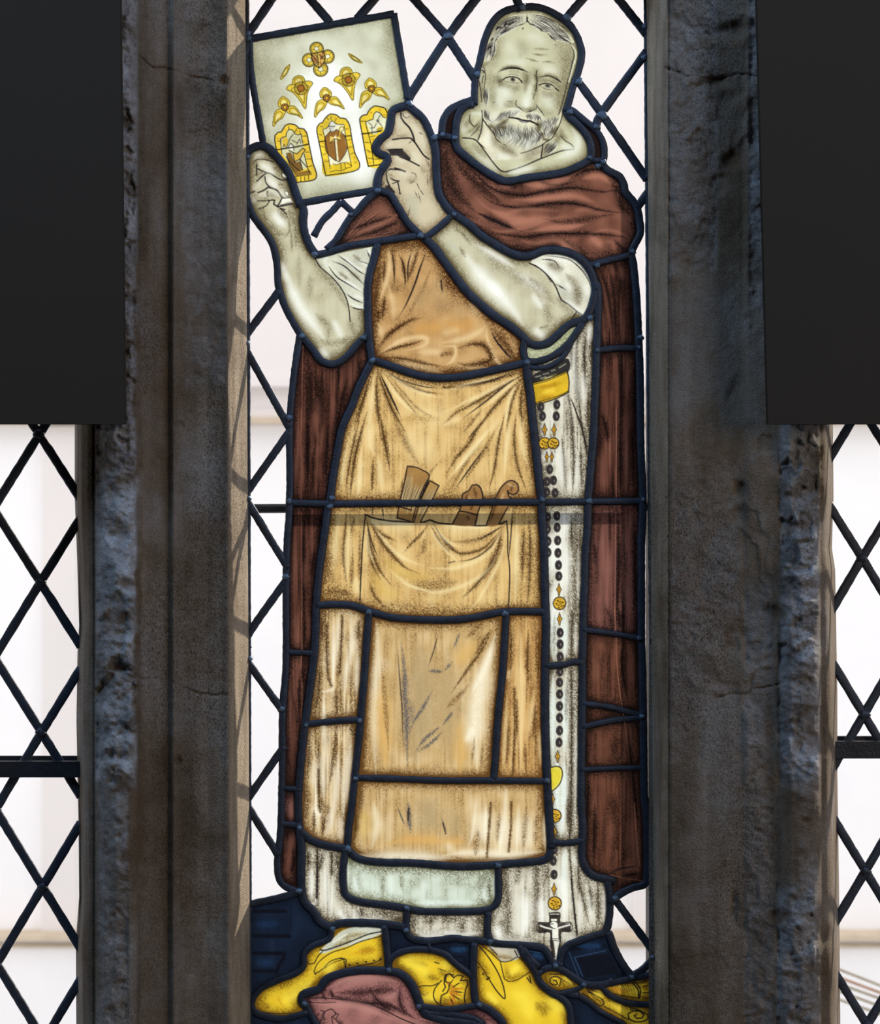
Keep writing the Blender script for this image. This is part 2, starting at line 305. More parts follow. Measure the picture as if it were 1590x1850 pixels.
# owner | width | barrier? | points        owners: w window, p person, d drawing
CAMES = """
d 14 1 448,73 452,70 712,25
d 14 1 712,25 735,163 740,188
d 13 1 451,71 455,140 476,262
d 14 1 535,369 610,355 682,343
p 16 1 446,277 455,268 472,263 488,270 507,291 523,314 531,338 538,358 549,378 548,398 551,420 560,443 571,459
p 14 1 446,277 444,302 445,340 447,362 456,388 470,408 488,433 497,457 501,485 502,510 507,531 516,557 530,583 542,603 556,620 570,638 581,652 600,658 618,651 635,635 649,618 664,605
p 15 1 682,440 676,468 669,492 665,520 665,555 666,589 667,613 670,636 672,651
p 14 1 569,461 593,456 632,444 686,436 753,426 764,424
p 14 1 683,345 663,361 645,382 634,392 622,410 607,434 590,451
p 14 1 685,344 705,351 716,368 727,386 736,401 749,415 763,428
w 12 1 616,364 600,382 582,400 567,427
w 12 1 616,364 638,384
p 17 1 741,190 730,192 710,200 706,221 701,240 688,251 679,265 684,277 699,283 700,292 692,303 685,316 682,330 683,345
p 16 1 737,190 752,203 766,216 777,238 784,257 788,279 789,314 793,349 803,368 813,381 825,390 848,406 869,425 896,442 920,456 943,463 962,461 982,453 1003,452 1027,456 1048,467 1063,483 1072,502 1076,523 1072,545 1065,564 1056,577 1040,582 1025,589 1008,605 991,619 972,624 955,619 941,605 920,588 891,569 867,549 843,526 821,497 800,468 788,451 775,437 763,427
p 12 1 765,432 775,425 800,405 818,388
p 15 1 673,650 709,662 740,673 767,680 800,683 836,680 872,673 908,665 934,659 957,653
p 14 1 949,612 946,634 952,651 970,653 991,647 1010,636 1029,619 1041,602 1053,584
p 9 0 958,664 985,664 1008,653 1024,636 1034,614
p 16 1 952,655 955,690 959,715 962,750 966,788 971,836 976,883 979,905 980,943 983,979 984,1027 985,1075 987,1122 986,1170 985,1216 985,1267 986,1339 989,1411 992,1465 995,1516 996,1533
p 15 1 1075,523 1080,514 1081,547 1080,595 1078,643 1077,691 1075,738 1073,788 1069,836 1065,883 1063,907 1062,955 1058,1003 1057,1051 1055,1099 1054,1148 1053,1196 1053,1267 1052,1315 1051,1387 1051,1458 1054,1499 1052,1548 1062,1573 1077,1584 1099,1588 1111,1592
p 15 1 857,180 830,189 812,200 801,218 798,243
p 15 1 856,188 843,191 831,202 825,220 823,241 823,255 827,269 841,282 862,299 886,315 908,326 924,327 955,321 986,317 1015,312 1039,303 1060,292 1069,281 1067,258 1058,241 1044,225 1029,211 1023,200
p 11 1 784,250 803,246 822,250
p 13 1 1026,197 1034,199 1051,213 1070,229 1084,244 1091,261 1092,282 1089,297
p 10 1 1063,288 1092,291
p 14 1 857,190 857,165 860,135 867,110 875,75 889,42 911,21 943,13 977,14 1011,30 1036,52 1049,81 1051,104 1044,134 1036,156 1029,182 1022,203
p 15 1 1087,295 1099,308 1118,318 1127,332 1130,347 1142,361 1151,375 1155,395 1157,421 1147,442 1141,458 1144,476 1149,523 1152,571 1154,619 1156,667 1157,738 1158,812 1161,883 1161,931 1159,979 1159,1051 1159,1122 1159,1148 1161,1220 1162,1291 1163,1363 1164,1435 1168,1475 1170,1548 1168,1590 1162,1599 1143,1604 1124,1613 1111,1622 1100,1632
p 11 1 1063,480 1100,470 1138,461
p 11 1 1080,633 1115,629 1153,629
p 10 1 1056,1138 1105,1144 1156,1153
p 10 1 1055,1271 1105,1278 1157,1292
p 10 1 1055,1313 1105,1302 1159,1296
p 9 1 1051,1391 1105,1388 1165,1387
p 11 1 988,1203 1020,1201 1034,1196 1053,1196
p 11 1 996,1521 1025,1523 1055,1518
p 13 1 520,908 597,910 700,909 800,908 880,907 980,907 1063,906 1164,905
p 14 1 572,1094 598,1092 632,1093 653,1099 686,1110 721,1117 800,1120 848,1117 884,1110 915,1105 986,1105
p 15 1 672,652 658,680 646,706 635,736 625,757 616,782 609,821 602,861 597,898 592,922 587,961 581,1003 576,1042 572,1084 571,1123 569,1170 564,1216 556,1274 551,1310 546,1356 541,1414 539,1449 541,1494 548,1507 567,1520 597,1529 628,1533
p 14 1 667,1108 662,1170 659,1216 654,1274 649,1333 644,1379 639,1426 635,1465 630,1499 628,1533
p 11 1 550,1309 600,1303 652,1300
p 15 1 628,1533 641,1547 663,1555 700,1558 749,1559 820,1565 873,1564 910,1561 947,1558 976,1555 991,1548 996,1530
p 11 1 642,1405 720,1407 800,1410 890,1410 988,1411
p 14 1 915,1108 912,1160 908,1220 903,1267 898,1327 895,1375 892,1409
p 14 1 542,603 537,636 532,671 528,706 524,752 523,798 524,856 523,903 522,938 519,973 517,1042 517,1123 517,1170 516,1216 512,1263 510,1310 510,1379 509,1426 507,1499 503,1536 501,1560 504,1587 516,1602 540,1611
p 17 1 541,1499 545,1536 544,1573 545,1609 551,1630 567,1647 577,1663 596,1674 616,1668 651,1667 690,1669 734,1675
p 9 1 517,1178 569,1180
p 9 1 514,1424 542,1426
p 10 1 510,1488 541,1491
p 14 1 625,1533 620,1573 621,1602 627,1619 651,1629 688,1634 724,1639 761,1646 820,1647 861,1646 885,1642 899,1628 901,1600 900,1563
p 12 1 736,1641 734,1681
p 14 1 734,1676 736,1686 746,1696 773,1700 820,1695 837,1697 874,1700 903,1705 937,1707 971,1710 985,1716 993,1728 999,1739 1010,1740 1015,1722 1026,1708 1045,1700 1074,1690 1094,1683 1101,1658 1102,1622 1098,1590
p 12 1 882,1647 881,1683 886,1700
p 11 1 598,1676 597,1693 583,1702 566,1708 550,1723 548,1745 533,1759 499,1772 472,1786 458,1803 456,1820 469,1833 503,1840 528,1837 553,1829
p 14 1 695,1672 700,1720 702,1752
p 16 1 556,1822 546,1810 546,1798 558,1792 577,1786 590,1769 614,1759 651,1753 700,1754 724,1759 741,1774 751,1793 759,1813 771,1832 800,1842 830,1846 870,1852
p 11 1 553,1815 560,1830 572,1850 585,1875 595,1905
p 11 1 703,1750 706,1733 724,1720 749,1715 778,1716 805,1724 820,1738 838,1752 856,1764
p 11 1 757,1817 800,1823 838,1820 866,1814
w 10 1 772,1830 810,1832 850,1838 873,1850
w 8 1 774,1698 776,1716
p 15 1 857,1703 855,1756 859,1806 867,1816 886,1825 905,1842 912,1858 930,1905
p 14 1 938,1708 947,1725 959,1740 969,1759 977,1776 996,1793 1016,1804 1028,1819 1032,1842 1034,1870 1030,1905
w 12 1 977,1755 991,1748 1011,1750 1031,1761 1050,1774 1070,1779 1100,1776 1143,1767 1184,1759
w 9 1 979,1777 1004,1794 1021,1793 1045,1786 1056,1778
w 9 1 977,1755 973,1766 979,1777
w 9 1 1046,1799 1065,1811 1082,1825 1109,1840 1124,1848 1145,1870 1186,1888
w 12 1 1024,1795 1046,1798
w 10 1 1087,1783 1107,1801 1143,1813 1184,1815
w 10 1 1058,1779 1087,1782 1105,1770
w 15 1 1100,1683 1111,1715 1126,1743 1141,1763
w 12 1 448,1634 491,1625 523,1617 540,1611
w 12 1 945,1712 955,1728 974,1748
w 10 1 1012,1740 1010,1752
"""
LATT = """
13 490,0 448,62
13 553,-10 593,36
13 686,-12 649,30
13 741,-10 809,67
14 869,-14 809,67 739,176
14 809,67 857,140
13 931,-8 940,14
13 1060,-10 1022,34
13 1111,-10 1165,58
13 1165,98 1087,205 1079,228
13 1042,143 1087,205 1166,320
13 1168,352 1153,372
14 502,529 444,606
14 446,634 520,768
14 520,784 447,888
14 448,908 518,1022
14 516,1050 448,1148 449,1167
14 449,1198 509,1282
14 511,1352 451,1438
14 451,1462 501,1542
14 1112,1626 1181,1720
13 1181,1728 1163,1750 1140,1764
12 490,0 535,-60
12 553,-10 520,-60
12 686,-12 717,-60
12 741,-10 706,-60
12 869,-14 903,-60
12 931,-8 898,-60
12 1060,-10 1095,-60
12 1111,-10 1080,-60
"""
cames = []
for ln in CAMES.strip().splitlines():
    o, w, bflag, rest = ln.split(' ', 3); cames.append((o, min(15, float(w)*(1.06 if float(w) < 13 else .93)), int(bflag), P2('P', rest)))
for ln in LATT.strip().splitlines():
    w, rest = ln.split(' ', 1); cames.append(('l', float(w)*(1.2 if P2('P', rest)[0][1] < 400 else 1.02), 1, P2('P', rest)))
eL = lambda y: 447+max(0, y)/1850*5; eR = lambda y: 1165+max(0, y)/1850*15
for f, wd in ((eL, 9), (eR, 9)): cames.append(('w', wd, 1, [(f(y)+(2 if f is eR else -1), y) for y in (-60, 300, 700, 1000, 1400, 1905)]))
cames.append(('w', 12, 1, [(440, -60), (1190, -60)])); cames.append(('w', 12, 1, [(440, 1905), (1190, 1905)]))
# ---------------------------------------------------------------- label the panes
SG = 1.15; GX0, GY0 = 434.0, -62.0
GW, GH = int((1192-GX0)/SG/2)*2, int((1908-GY0)/SG/2)*2
def stamp(P, half, arr, val, x0, y0, st):
    """paint a polyline of half-width into arr (cells)"""
    for p, q in zip(P[:-1], P[1:]):
        bx0 = max(0, int((min(p[0], q[0])-half-x0)/st)-1); bx1 = min(arr.shape[1], int((max(p[0], q[0])+half-x0)/st)+2)
        by0 = max(0, int((min(p[1], q[1])-half-y0)/st)-1); by1 = min(arr.shape[0], int((max(p[1], q[1])+half-y0)/st)+2)
        if bx1 <= bx0 or by1 <= by0: continue
        X, Y = np.meshgrid(x0+(np.arange(bx0, bx1)+.5)*st, y0+(np.arange(by0, by1)+.5)*st)
        d = q-p; L = max(1e-6, d@d); t = np.clip(((X-p[0])*d[0]+(Y-p[1])*d[1])/L, 0, 1)
        arr[by0:by1, bx0:bx1][np.hypot(X-p[0]-t*d[0], Y-p[1]-t*d[1]) < half] = val
CW, CH, CS = GW//2, GH//2, SG*2
bar_ = np.zeros((CH, CW), np.int32)
for o, w, bf, P in cames:
    if bf: stamp(smooth(P, 8), 2.6, bar_, 1, GX0, GY0, CS)
lab = np.where(bar_ == 1, -1, 0).astype(np.int32); nxt = 1; comps = {}
flat = lab.ravel()
for start in range(flat.size):
    if flat[start] != 0: continue
    stack = [start]; flat[start] = nxt; cnt = 0; sx_ = sy_ = 0
    while stack:
        i = stack.pop(); cnt += 1; r_, c_ = divmod(i, CW); sx_ += c_; sy_ += r_
        if c_ > 0 and flat[i-1] == 0: flat[i-1] = nxt; stack.append(i-1)
        if c_ < CW-1 and flat[i+1] == 0: flat[i+1] = nxt; stack.append(i+1)
        if r_ > 0 and flat[i-CW] == 0: flat[i-CW] = nxt; stack.append(i-CW)
        if r_ < CH-1 and flat[i+CW] == 0: flat[i+CW] = nxt; stack.append(i+CW)
    comps[nxt] = (cnt, GX0+sx_/cnt*CS, GY0+sy_/cnt*CS); nxt += 1
lab = flat.reshape(CH, CW)
for k, (n_, _, _) in comps.items():
    if n_ < 14: lab[lab == k] = -1
for _ in range(6):
    for ax, sh in ((0, 1), (0, -1), (1, 1), (1, -1)):
        r_ = np.roll(lab, sh, ax); lab = np.where((lab == -1) & (r_ > 0), r_, lab)
comps = {k: v for k, v in comps.items() if v[0] >= 14}
for k in comps:
    r_, c_ = np.nonzero(lab == k); todo = [(int(r_[len(r_)//2]), int(c_[len(c_)//2]))]
    x_, y_ = comps[k][1:]; j_ = int(np.argmin((r_-(y_-GY0)/CS)**2+(c_-(x_-GX0)/CS)**2)); todo = [(int(r_[j_]), int(c_[j_]))]
    ok = set(todo); cells = set(zip(r_.tolist(), c_.tolist()))
    while todo:
        a_, b_ = todo.pop()
        for q_ in ((a_+1, b_), (a_-1, b_), (a_, b_+1), (a_, b_-1)):
            if q_ in cells and q_ not in ok: ok.add(q_); todo.append(q_)
    for q_ in cells-ok: lab[q_] = -1
LAB = lab.repeat(2, 0).repeat(2, 1)
def comp_at(x, y): return int(lab[int((y-GY0)/CS), int((x-GX0)/CS)])
# ================================================================ glass painting (fired paint and silver stain on each pane)
# style: base, dark wash, light, edge matting, vertical drag, mottling
STY = {
 'skin': ((205,203,168), (98,88,60), (242,245,230), .42, .00, .10), 'arm': ((203,198,166), (96,84,58), (255,255,246), .70, .04, .16),
 'hand': ((212,200,168), (112,92,66), (238,232,208), .40, .00, .10),
 'cape': ((118,76,61), (30,20,19), (178,120,98), .55, .00, .30), 'cloakd': ((84,51,41), (28,17,15), (132,86,71), .60, .85, .22),
 'cloak': ((108,69,60), (30,19,18), (152,102,90), .50, .55, .22), 'cloakb': ((98,61,47), (32,20,16), (134,88,70), .65, .50, .22),
 'bib': ((196,154,100), (70,42,20), (250,224,172), .60, .05, .22), 'skirt': ((222,184,118), (82,54,26), (255,238,184), .55, .20, .20),
 'lower': ((206,172,116), (92,62,30), (255,246,220), .75, .22, .18), 'flap': ((212,182,130), (84,58,32), (255,246,224), .62, .60, .22),
 'flapr': ((206,162,100), (96,62,30), (254,228,168), .60, .50, .20),
 'habit': ((216,210,188), (66,54,38), (252,252,242), .46, .36, .16), 'pale': ((206,216,196), (96,92,66), (240,248,238), .50, .14, .34),
 'shoe': ((232,196,46), (104,74,20), (255,230,76), .70, .00, .10), 'cap': ((160,108,102), (48,28,30), (192,138,128), .55, .00, .25),
 'sheet': ((214,215,190), (128,124,92), (252,254,244), .30, .00, .20), 'navy': ((22,31,47), (14,17,26), (40,62,92), .40, .10, .20), 'sliver': ((212,218,186), (120,118,80), (235,240,215), .3, 0, .3)}
PIECES = """
person head skin 950,150
person hand hand 745,330
person forearm arm 900,520
person arm arm 540,500
person cape_panel cape 690,400
person cape_panel cape 1000,400
person cape_panel cape 811,225
person cape_panel cape 1075,262
person cloak_panel cloakd 1113,548
person cloak_panel cloakd 1114,772
person cloak_panel cloak 1108,1026
person cloak_panel cloakb 1106,1212
person cloak_panel cloakb 1087,1290
person cloak_panel cloakb 1107,1345
person cloak_panel cloakb 1115,1500
person cloak_panel cloakd 578,754
person cloak_panel cloakd 547,1035
person cloak_panel cloakd 532,1289
person cloak_panel cloak 523,1456
person cloak_panel cloakd 523,1548
person apron_bib bib 791,571
person apron_skirt skirt 791,793
person apron_skirt skirt 784,1000
person apron_side flap 610,1199
person apron_side flap 592,1410
person apron_side flapr 944,1264
person apron_front lower 779,1261
person apron_front lower 812,1483
person habit_panel habit 1045,749
person habit_panel habit 1020,1045
person habit_panel habit 1019,1355
person habit_panel habit 1010,1620
person habit_panel habit 600,1607
person habit_panel habit 807,1671
person underskirt pale 761,1599
person habit_panel sliver 994,622
person shoe shoe 587,1746
person shoe shoe 940,1807
drawing sheet sheet 594,184
cloth cloth_panel cap 713,1841
bag bag_panel shoe 786,1767
scroll scroll_panel shoe 1010,1772
scroll scroll_panel shoe 1080,1805
tassel tassel_panel shoe 1144,1788
"""
NY, NX = GH+1, GW+1
VX = GX0+np.arange(NX)*SG; VY = GY0+np.arange(NY)*SG
def blur(a, r, n=3, vert=True, horiz=True):
    for _ in range(n):
        for ax in ((0,) if not horiz else (1,) if not vert else (0, 1)):
            k = max(1, int(r)); p = np.pad(a, [(k+1, k) if i == ax else (0, 0) for i in (0, 1)], mode='edge'); c = np.cumsum(p, ax)
            n_ = a.shape[ax]; hi = np.take(c, np.arange(2*k+1, 2*k+1+n_), ax); lo = np.take(c, np.arange(0, n_), ax); a = (hi-lo)/(2*k+1)
    return a
def nrm(a): return (a-a.mean())/a.std()
fine = rng.standard_normal((NY, NX)); g1 = nrm(fine+.35*blur(rng.standard_normal((NY, NX)), 1, 1)*2)
mott = nrm(blur(rng.standard_normal((NY, NX)), 7, 2)); drag = nrm(blur(blur(rng.standard_normal((NY, NX)), 26, 2, True, False), 1, 1, False, True))
drag = nrm(drag+.8*nrm(blur(blur(rng.standard_normal((NY, NX)), 40, 2, True, False), 4, 2, False, True)))
# pane index of every vertex
piece_of = {}; PL_ = []
for ln in PIECES.strip().splitlines():
    ow, nm, stl, xy = ln.split(); x, y = map(float, xy.split(',')); k = comp_at(x, y)
    assert k > 0, ln
    piece_of[k] = len(PL_); PL_.append([ow, nm, stl, k, x, y])
NAVY = []
for k, (cnt, cx, cy) in comps.items():
    if k in piece_of: continue
    if (cy > 1640 and cx < 1110 and cnt > 20) or cy > 1800:
        piece_of[k] = len(PL_); PL_.append(['window', 'floor_pane', 'navy', k, cx, cy])
vl = np.zeros((NY, NX), np.int32); vl[:GH, :GW] = LAB; vl[GH] = vl[GH-1]; vl[:, GW] = vl[:, GW-1]
pid = np.full(vl.max()+2, -1); 
for k, i in piece_of.items(): pid[k] = i
PV = pid[vl]
base = np.full((len(PL_)+1, 3), 200.); Tt = base*0; Hi_ = base*0+255; par = np.zeros((len(PL_)+1, 3))
for i, p in enumerate(PL_): s = STY[p[2]]; base[i] = s[0]; Tt[i] = s[1]; Hi_[i] = s[2]; par[i] = s[3:]
IMG = base[PV].astype(np.float32); TT = Tt[PV].astype(np.float32); HH = Hi_[PV].astype(np.float32); PR_ = par[PV]
GRT = np.array([{'skin': .10, 'arm': .17, 'hand': .15, 'sheet': .12, 'shoe': .18, 'cap': .22}.get(p[2], .26) for p in PL_]+[.2]); GRM = GRT[PV]; GR_ = GRM
def grn(a, g=1.0): return np.clip(a+g*GR_*G_*4*a*(1-a), 0, 1)
def lerp(sl, col, a): IMG[sl] += (col-IMG[sl])*a[..., None]
allsl = (slice(None), slice(None)); G_ = g1
# mottling and drag of the brush
a = np.clip(PR_[..., 2]*(mott*.5+.15), 0, 1)*.7; lerp(allsl, TT, grn(a)); a = np.clip(-PR_[..., 2]*mott*.45, 0, 1); lerp(allsl, HH, a)
a = np.clip(PR_[..., 1]*drag*.6, 0, 1); lerp(allsl, TT, grn(a, 1)); a = np.clip(-PR_[..., 1]*drag*.45, 0, 1); lerp(allsl, HH, a)
# matting along the leads
cb = np.zeros((NY-1, NX-1), np.float32)
for o, w, bf, P in cames:
    if bf: stamp(smooth(P, 6), w/2, cb, 1, GX0, GY0, SG)
cb = np.pad(cb, ((0, 1), (0, 1)), mode='edge'); edge = np.clip(blur(cb, 9, 2)*1.5+blur(cb, 4, 2)*.5, 0, 1)
lerp(allsl, TT, grn(np.clip(edge*PR_[..., 0]*1.9, 0, .95)))
CLIP = None
def stroke(P, w, a, col, soft, taper, grain=True):
    """P (n,2) pixels. soft: gaussian profile; otherwise a crisp edge"""
    global G_, GR_
    rad = w*1.6 if soft else w/2+1.3
    x0 = int((P[:, 0].min()-rad-GX0)/SG); x1 = int((P[:, 0].max()+rad-GX0)/SG)+2; y0 = int((P[:, 1].min()-rad-GY0)/SG); y1 = int((P[:, 1].max()+rad-GY0)/SG)+2
    x0, y0, x1, y1 = max(0, x0), max(0, y0), min(NX, x1), min(NY, y1)
    if x1 <= x0 or y1 <= y0: return
    A = np.zeros((y1-y0, x1-x0), np.float32); n = len(P)-1
    for i in range(n):
        p, q = P[i], P[i+1]; wk = 1.0
        if taper: t = (i+.5)/n; wk = max(.12, min(1, 2.6*min(t, 1-t)+.12)) if taper == 1 else max(.1, 1-t)
        W_ = w*wk; r = W_*1.6 if soft else W_/2+1.3
        a0 = max(x0, int((min(p[0], q[0])-r-GX0)/SG)); a1 = min(x1, int((max(p[0], q[0])+r-GX0)/SG)+2)
        b0 = max(y0, int((min(p[1], q[1])-r-GY0)/SG)); b1 = min(y1, int((max(p[1], q[1])+r-GY0)/SG)+2)
        if a1 <= a0 or b1 <= b0: continue
        X, Y = np.meshgrid(VX[a0:a1], VY[b0:b1]); d = q-p; L = max(1e-6, float(d@d)); t = np.clip(((X-p[0])*d[0]+(Y-p[1])*d[1])/L, 0, 1)
        dd = np.hypot(X-p[0]-t*d[0], Y-p[1]-t*d[1])
        v = np.exp(-(dd/(W_*.55))**2)*(wk**.5) if soft else np.clip((W_/2+.55-dd)/1.1, 0, 1)*min(1, wk*1.5)
        sub = A[b0-y0:b1-y0, a0-x0:a1-x0]; np.maximum(sub, v, out=sub)
    A *= a; sl = (slice(y0, y1), slice(x0, x1)); G_ = g1[sl]; GR_ = GRM[sl]
    if soft and grain and col != 'H': A = grn(A)
    elif grain: A = np.clip(A*(1+.12*G_), 0, 1)
    if CLIP is not None: A = A*CLIP[sl]
    c = TT[sl] if col == 'T' else TT[sl]*.55 if col == 'D' else HH[sl] if col == 'H' else np.array(col, np.float32)
    lerp(sl, c, A)
INKC = (30, 24, 26)
CARV = []
def polymask(P):
    P = [tuple(p) for p in P]; xs = [p[0] for p in P]; ys = [p[1] for p in P]
    x0 = max(0, int((min(xs)-GX0)/SG)-1); x1 = min(NX, int((max(xs)-GX0)/SG)+2); y0 = max(0, int((min(ys)-GY0)/SG)-1); y1 = min(NY, int((max(ys)-GY0)/SG)+2)
    if x1 <= x0 or y1 <= y0: return None
    X, Y = np.meshgrid(VX[x0:x1], VY[y0:y1]); m = inpoly(X, Y, P)+0.
    m2 = (inpoly(X+.4, Y+.3, P)+0.+inpoly(X-.4, Y-.3, P)+inpoly(X+.3, Y-.4, P)+inpoly(X-.3, Y+.4, P)+m)/5
    return (slice(y0, y1), slice(x0, x1)), m2
def fill(P, col, a=.95):
    r = polymask(P)
    if r is None: return
    sl, m = r
    if CLIP is not None: m = m*CLIP[sl]
    lerp(sl, np.array(col, np.float32)*(1+.035*mott[sl][..., None]+.03*g1[sl][..., None]), (m*a).astype(np.float32))
def circ(cx, cy, rx, ry=None, n=18, rot=0):
    ry = ry or rx
    return np.array([(cx+rx*math.cos(t)*math.cos(rot)-ry*math.sin(t)*math.sin(rot), cy+rx*math.cos(t)*math.sin(rot)+ry*math.sin(t)*math.cos(rot)) for t in np.linspace(0, 2*math.pi, n+1)])
def resamp(P, n):
    P = smooth(P, 2); s = np.r_[0, np.cumsum(np.hypot(*np.diff(P, axis=0).T))]; t = np.linspace(0, s[-1], n)
    return np.stack([np.interp(t, s, P[:, 0]), np.interp(t, s, P[:, 1])], -1)
YEL = (232,200,62)
def KW(fr): return 1.08 if fr in 'abcdef' else 1.12 if fr in 'uvwx' else 1.35
def run(text):
    global CLIP, G_
    for ln in text.strip().splitlines():
        ln = ln.strip()
        if not ln or ln[0] == '#': continue
        if ln[0] == '@':
            nm = ln[1:].split()
            CLIP = None if not nm else np.isin(PV, [i for i, p in enumerate(PL_) if p[1] in nm or p[0] in nm]).astype(np.float32)
            continue
        op, fr, rest = ln.split(' ', 2)
        if op in 'itshz':
            w, a, pts = rest.split(' ', 2)
            for seg in pts.split(' ; '):
                P = P2(fr, seg); P = np.array([P[0], (P[0][0]+.6, P[0][1]+.4)]) if len(P) == 1 else smooth(P, 5)
                if op == 'i': stroke(P, float(w)*KW(fr), min(1, float(a)*1.06), INKC, False, 0)
                elif op == 't': stroke(P, float(w)*KW(fr), min(1, float(a)*1.1), INKC, False, 1)
                elif op == 's':
                    stroke(P, float(w)*1.5, float(a)*.9, 'T', True, 1)
                    if float(a) >= .7 and float(w) < 9: stroke(P, max(1.6, float(w)*.42), float(a)*.55, 'D', False, 1)
                elif op == 'z':
                    stroke(P, float(w)*1.2, float(a)*.9, 'T', True, 0)
                    if float(a) >= .7 and float(w) < 9: stroke(P, max(1.6, float(w)*.4), float(a)*.55, 'D', False, 0)
                elif op == 'h': stroke(P, float(w)*(1.35 if float(w) > 9 else 1.7), float(a)*(.8 if float(w) > 9 else .6), 'H', True, 1)
        elif op in 'kK':                                  # coloured soft / crisp stroke
            w, a, c, pts = rest.split(' ', 3); c = tuple(map(float, c.split(',')))
            for seg in pts.split(' ; '):
                P = P2(fr, seg); P = np.array([P[0], (P[0][0]+.6, P[0][1]+.4)]) if len(P) == 1 else smooth(P, 5)
                stroke(P, float(w), float(a), c, op == 'k', 1 if op == 'k' else 0)
        elif op in 'fF':                                  # F: rounded polygon
            c, pts = rest.split(' ', 1); P = P2(fr, pts)
            if op == 'F': P = smooth(P, 3, True)
            fill(P, tuple(map(float, c.split(','))))
        elif op == 'c':                                   # outline of a closed rounded shape
            w, a, pts = rest.split(' ', 2); P = smooth(P2(fr, pts), 3, True); stroke(np.vstack([P, P[:1]]), float(w), float(a), INKC, False, 0)
        elif op == 'g':
            head, A_, B_ = rest.split('|'); w, n, a, wob = map(float, head.split()); n = int(n*1.35) if fr in 'abcdef' else int(n)
            A_ = resamp(P2(fr, A_.strip()), 14); B_ = resamp(P2(fr, B_.strip()), 14); r = np.random.default_rng(len(ln)+n)
            for k in range(n):
                t = (k+r.uniform(.25, .75))/n; ph = r.uniform(0, 6.3) if fr not in 'abcdef' else 5*t+r.uniform(-.5, .5); q = np.linspace(0, 1, 14)
                P = A_*(1-t)+B_*t; nn = (B_-A_); nn /= np.hypot(nn[:, 0], nn[:, 1])[:, None]+1e-6
                P = P+nn*(wob*np.sin(ph+q*r.uniform(5, 11)))[:, None]; lo = r.integers(0, 4); hi = r.integers(10, 15)
                hair = fr in 'abcdef'; stroke(P[lo:hi]+nn[lo:hi]*w*1.1, w*1.2, min(1, a*.8), 'H', False, 1); stroke(P[lo:hi], w, a*r.uniform(.45, .95), (52, 44, 36) if hair else INKC if k % 2 else 'T', False, 1)
        elif op == 'V':                                   # carve a part: owner name polygon
            ow, nm, pts = rest.split(' ', 2); CARV.append((ow, nm, np.array(smooth(P2(fr, pts), 3, True) if pts.count(' ') > 4 else P2(fr, pts))))
        elif op == 'v':
            ow, nm, pts = rest.split(' ', 2); CARV.append((ow, nm, np.array(P2(fr, pts))))
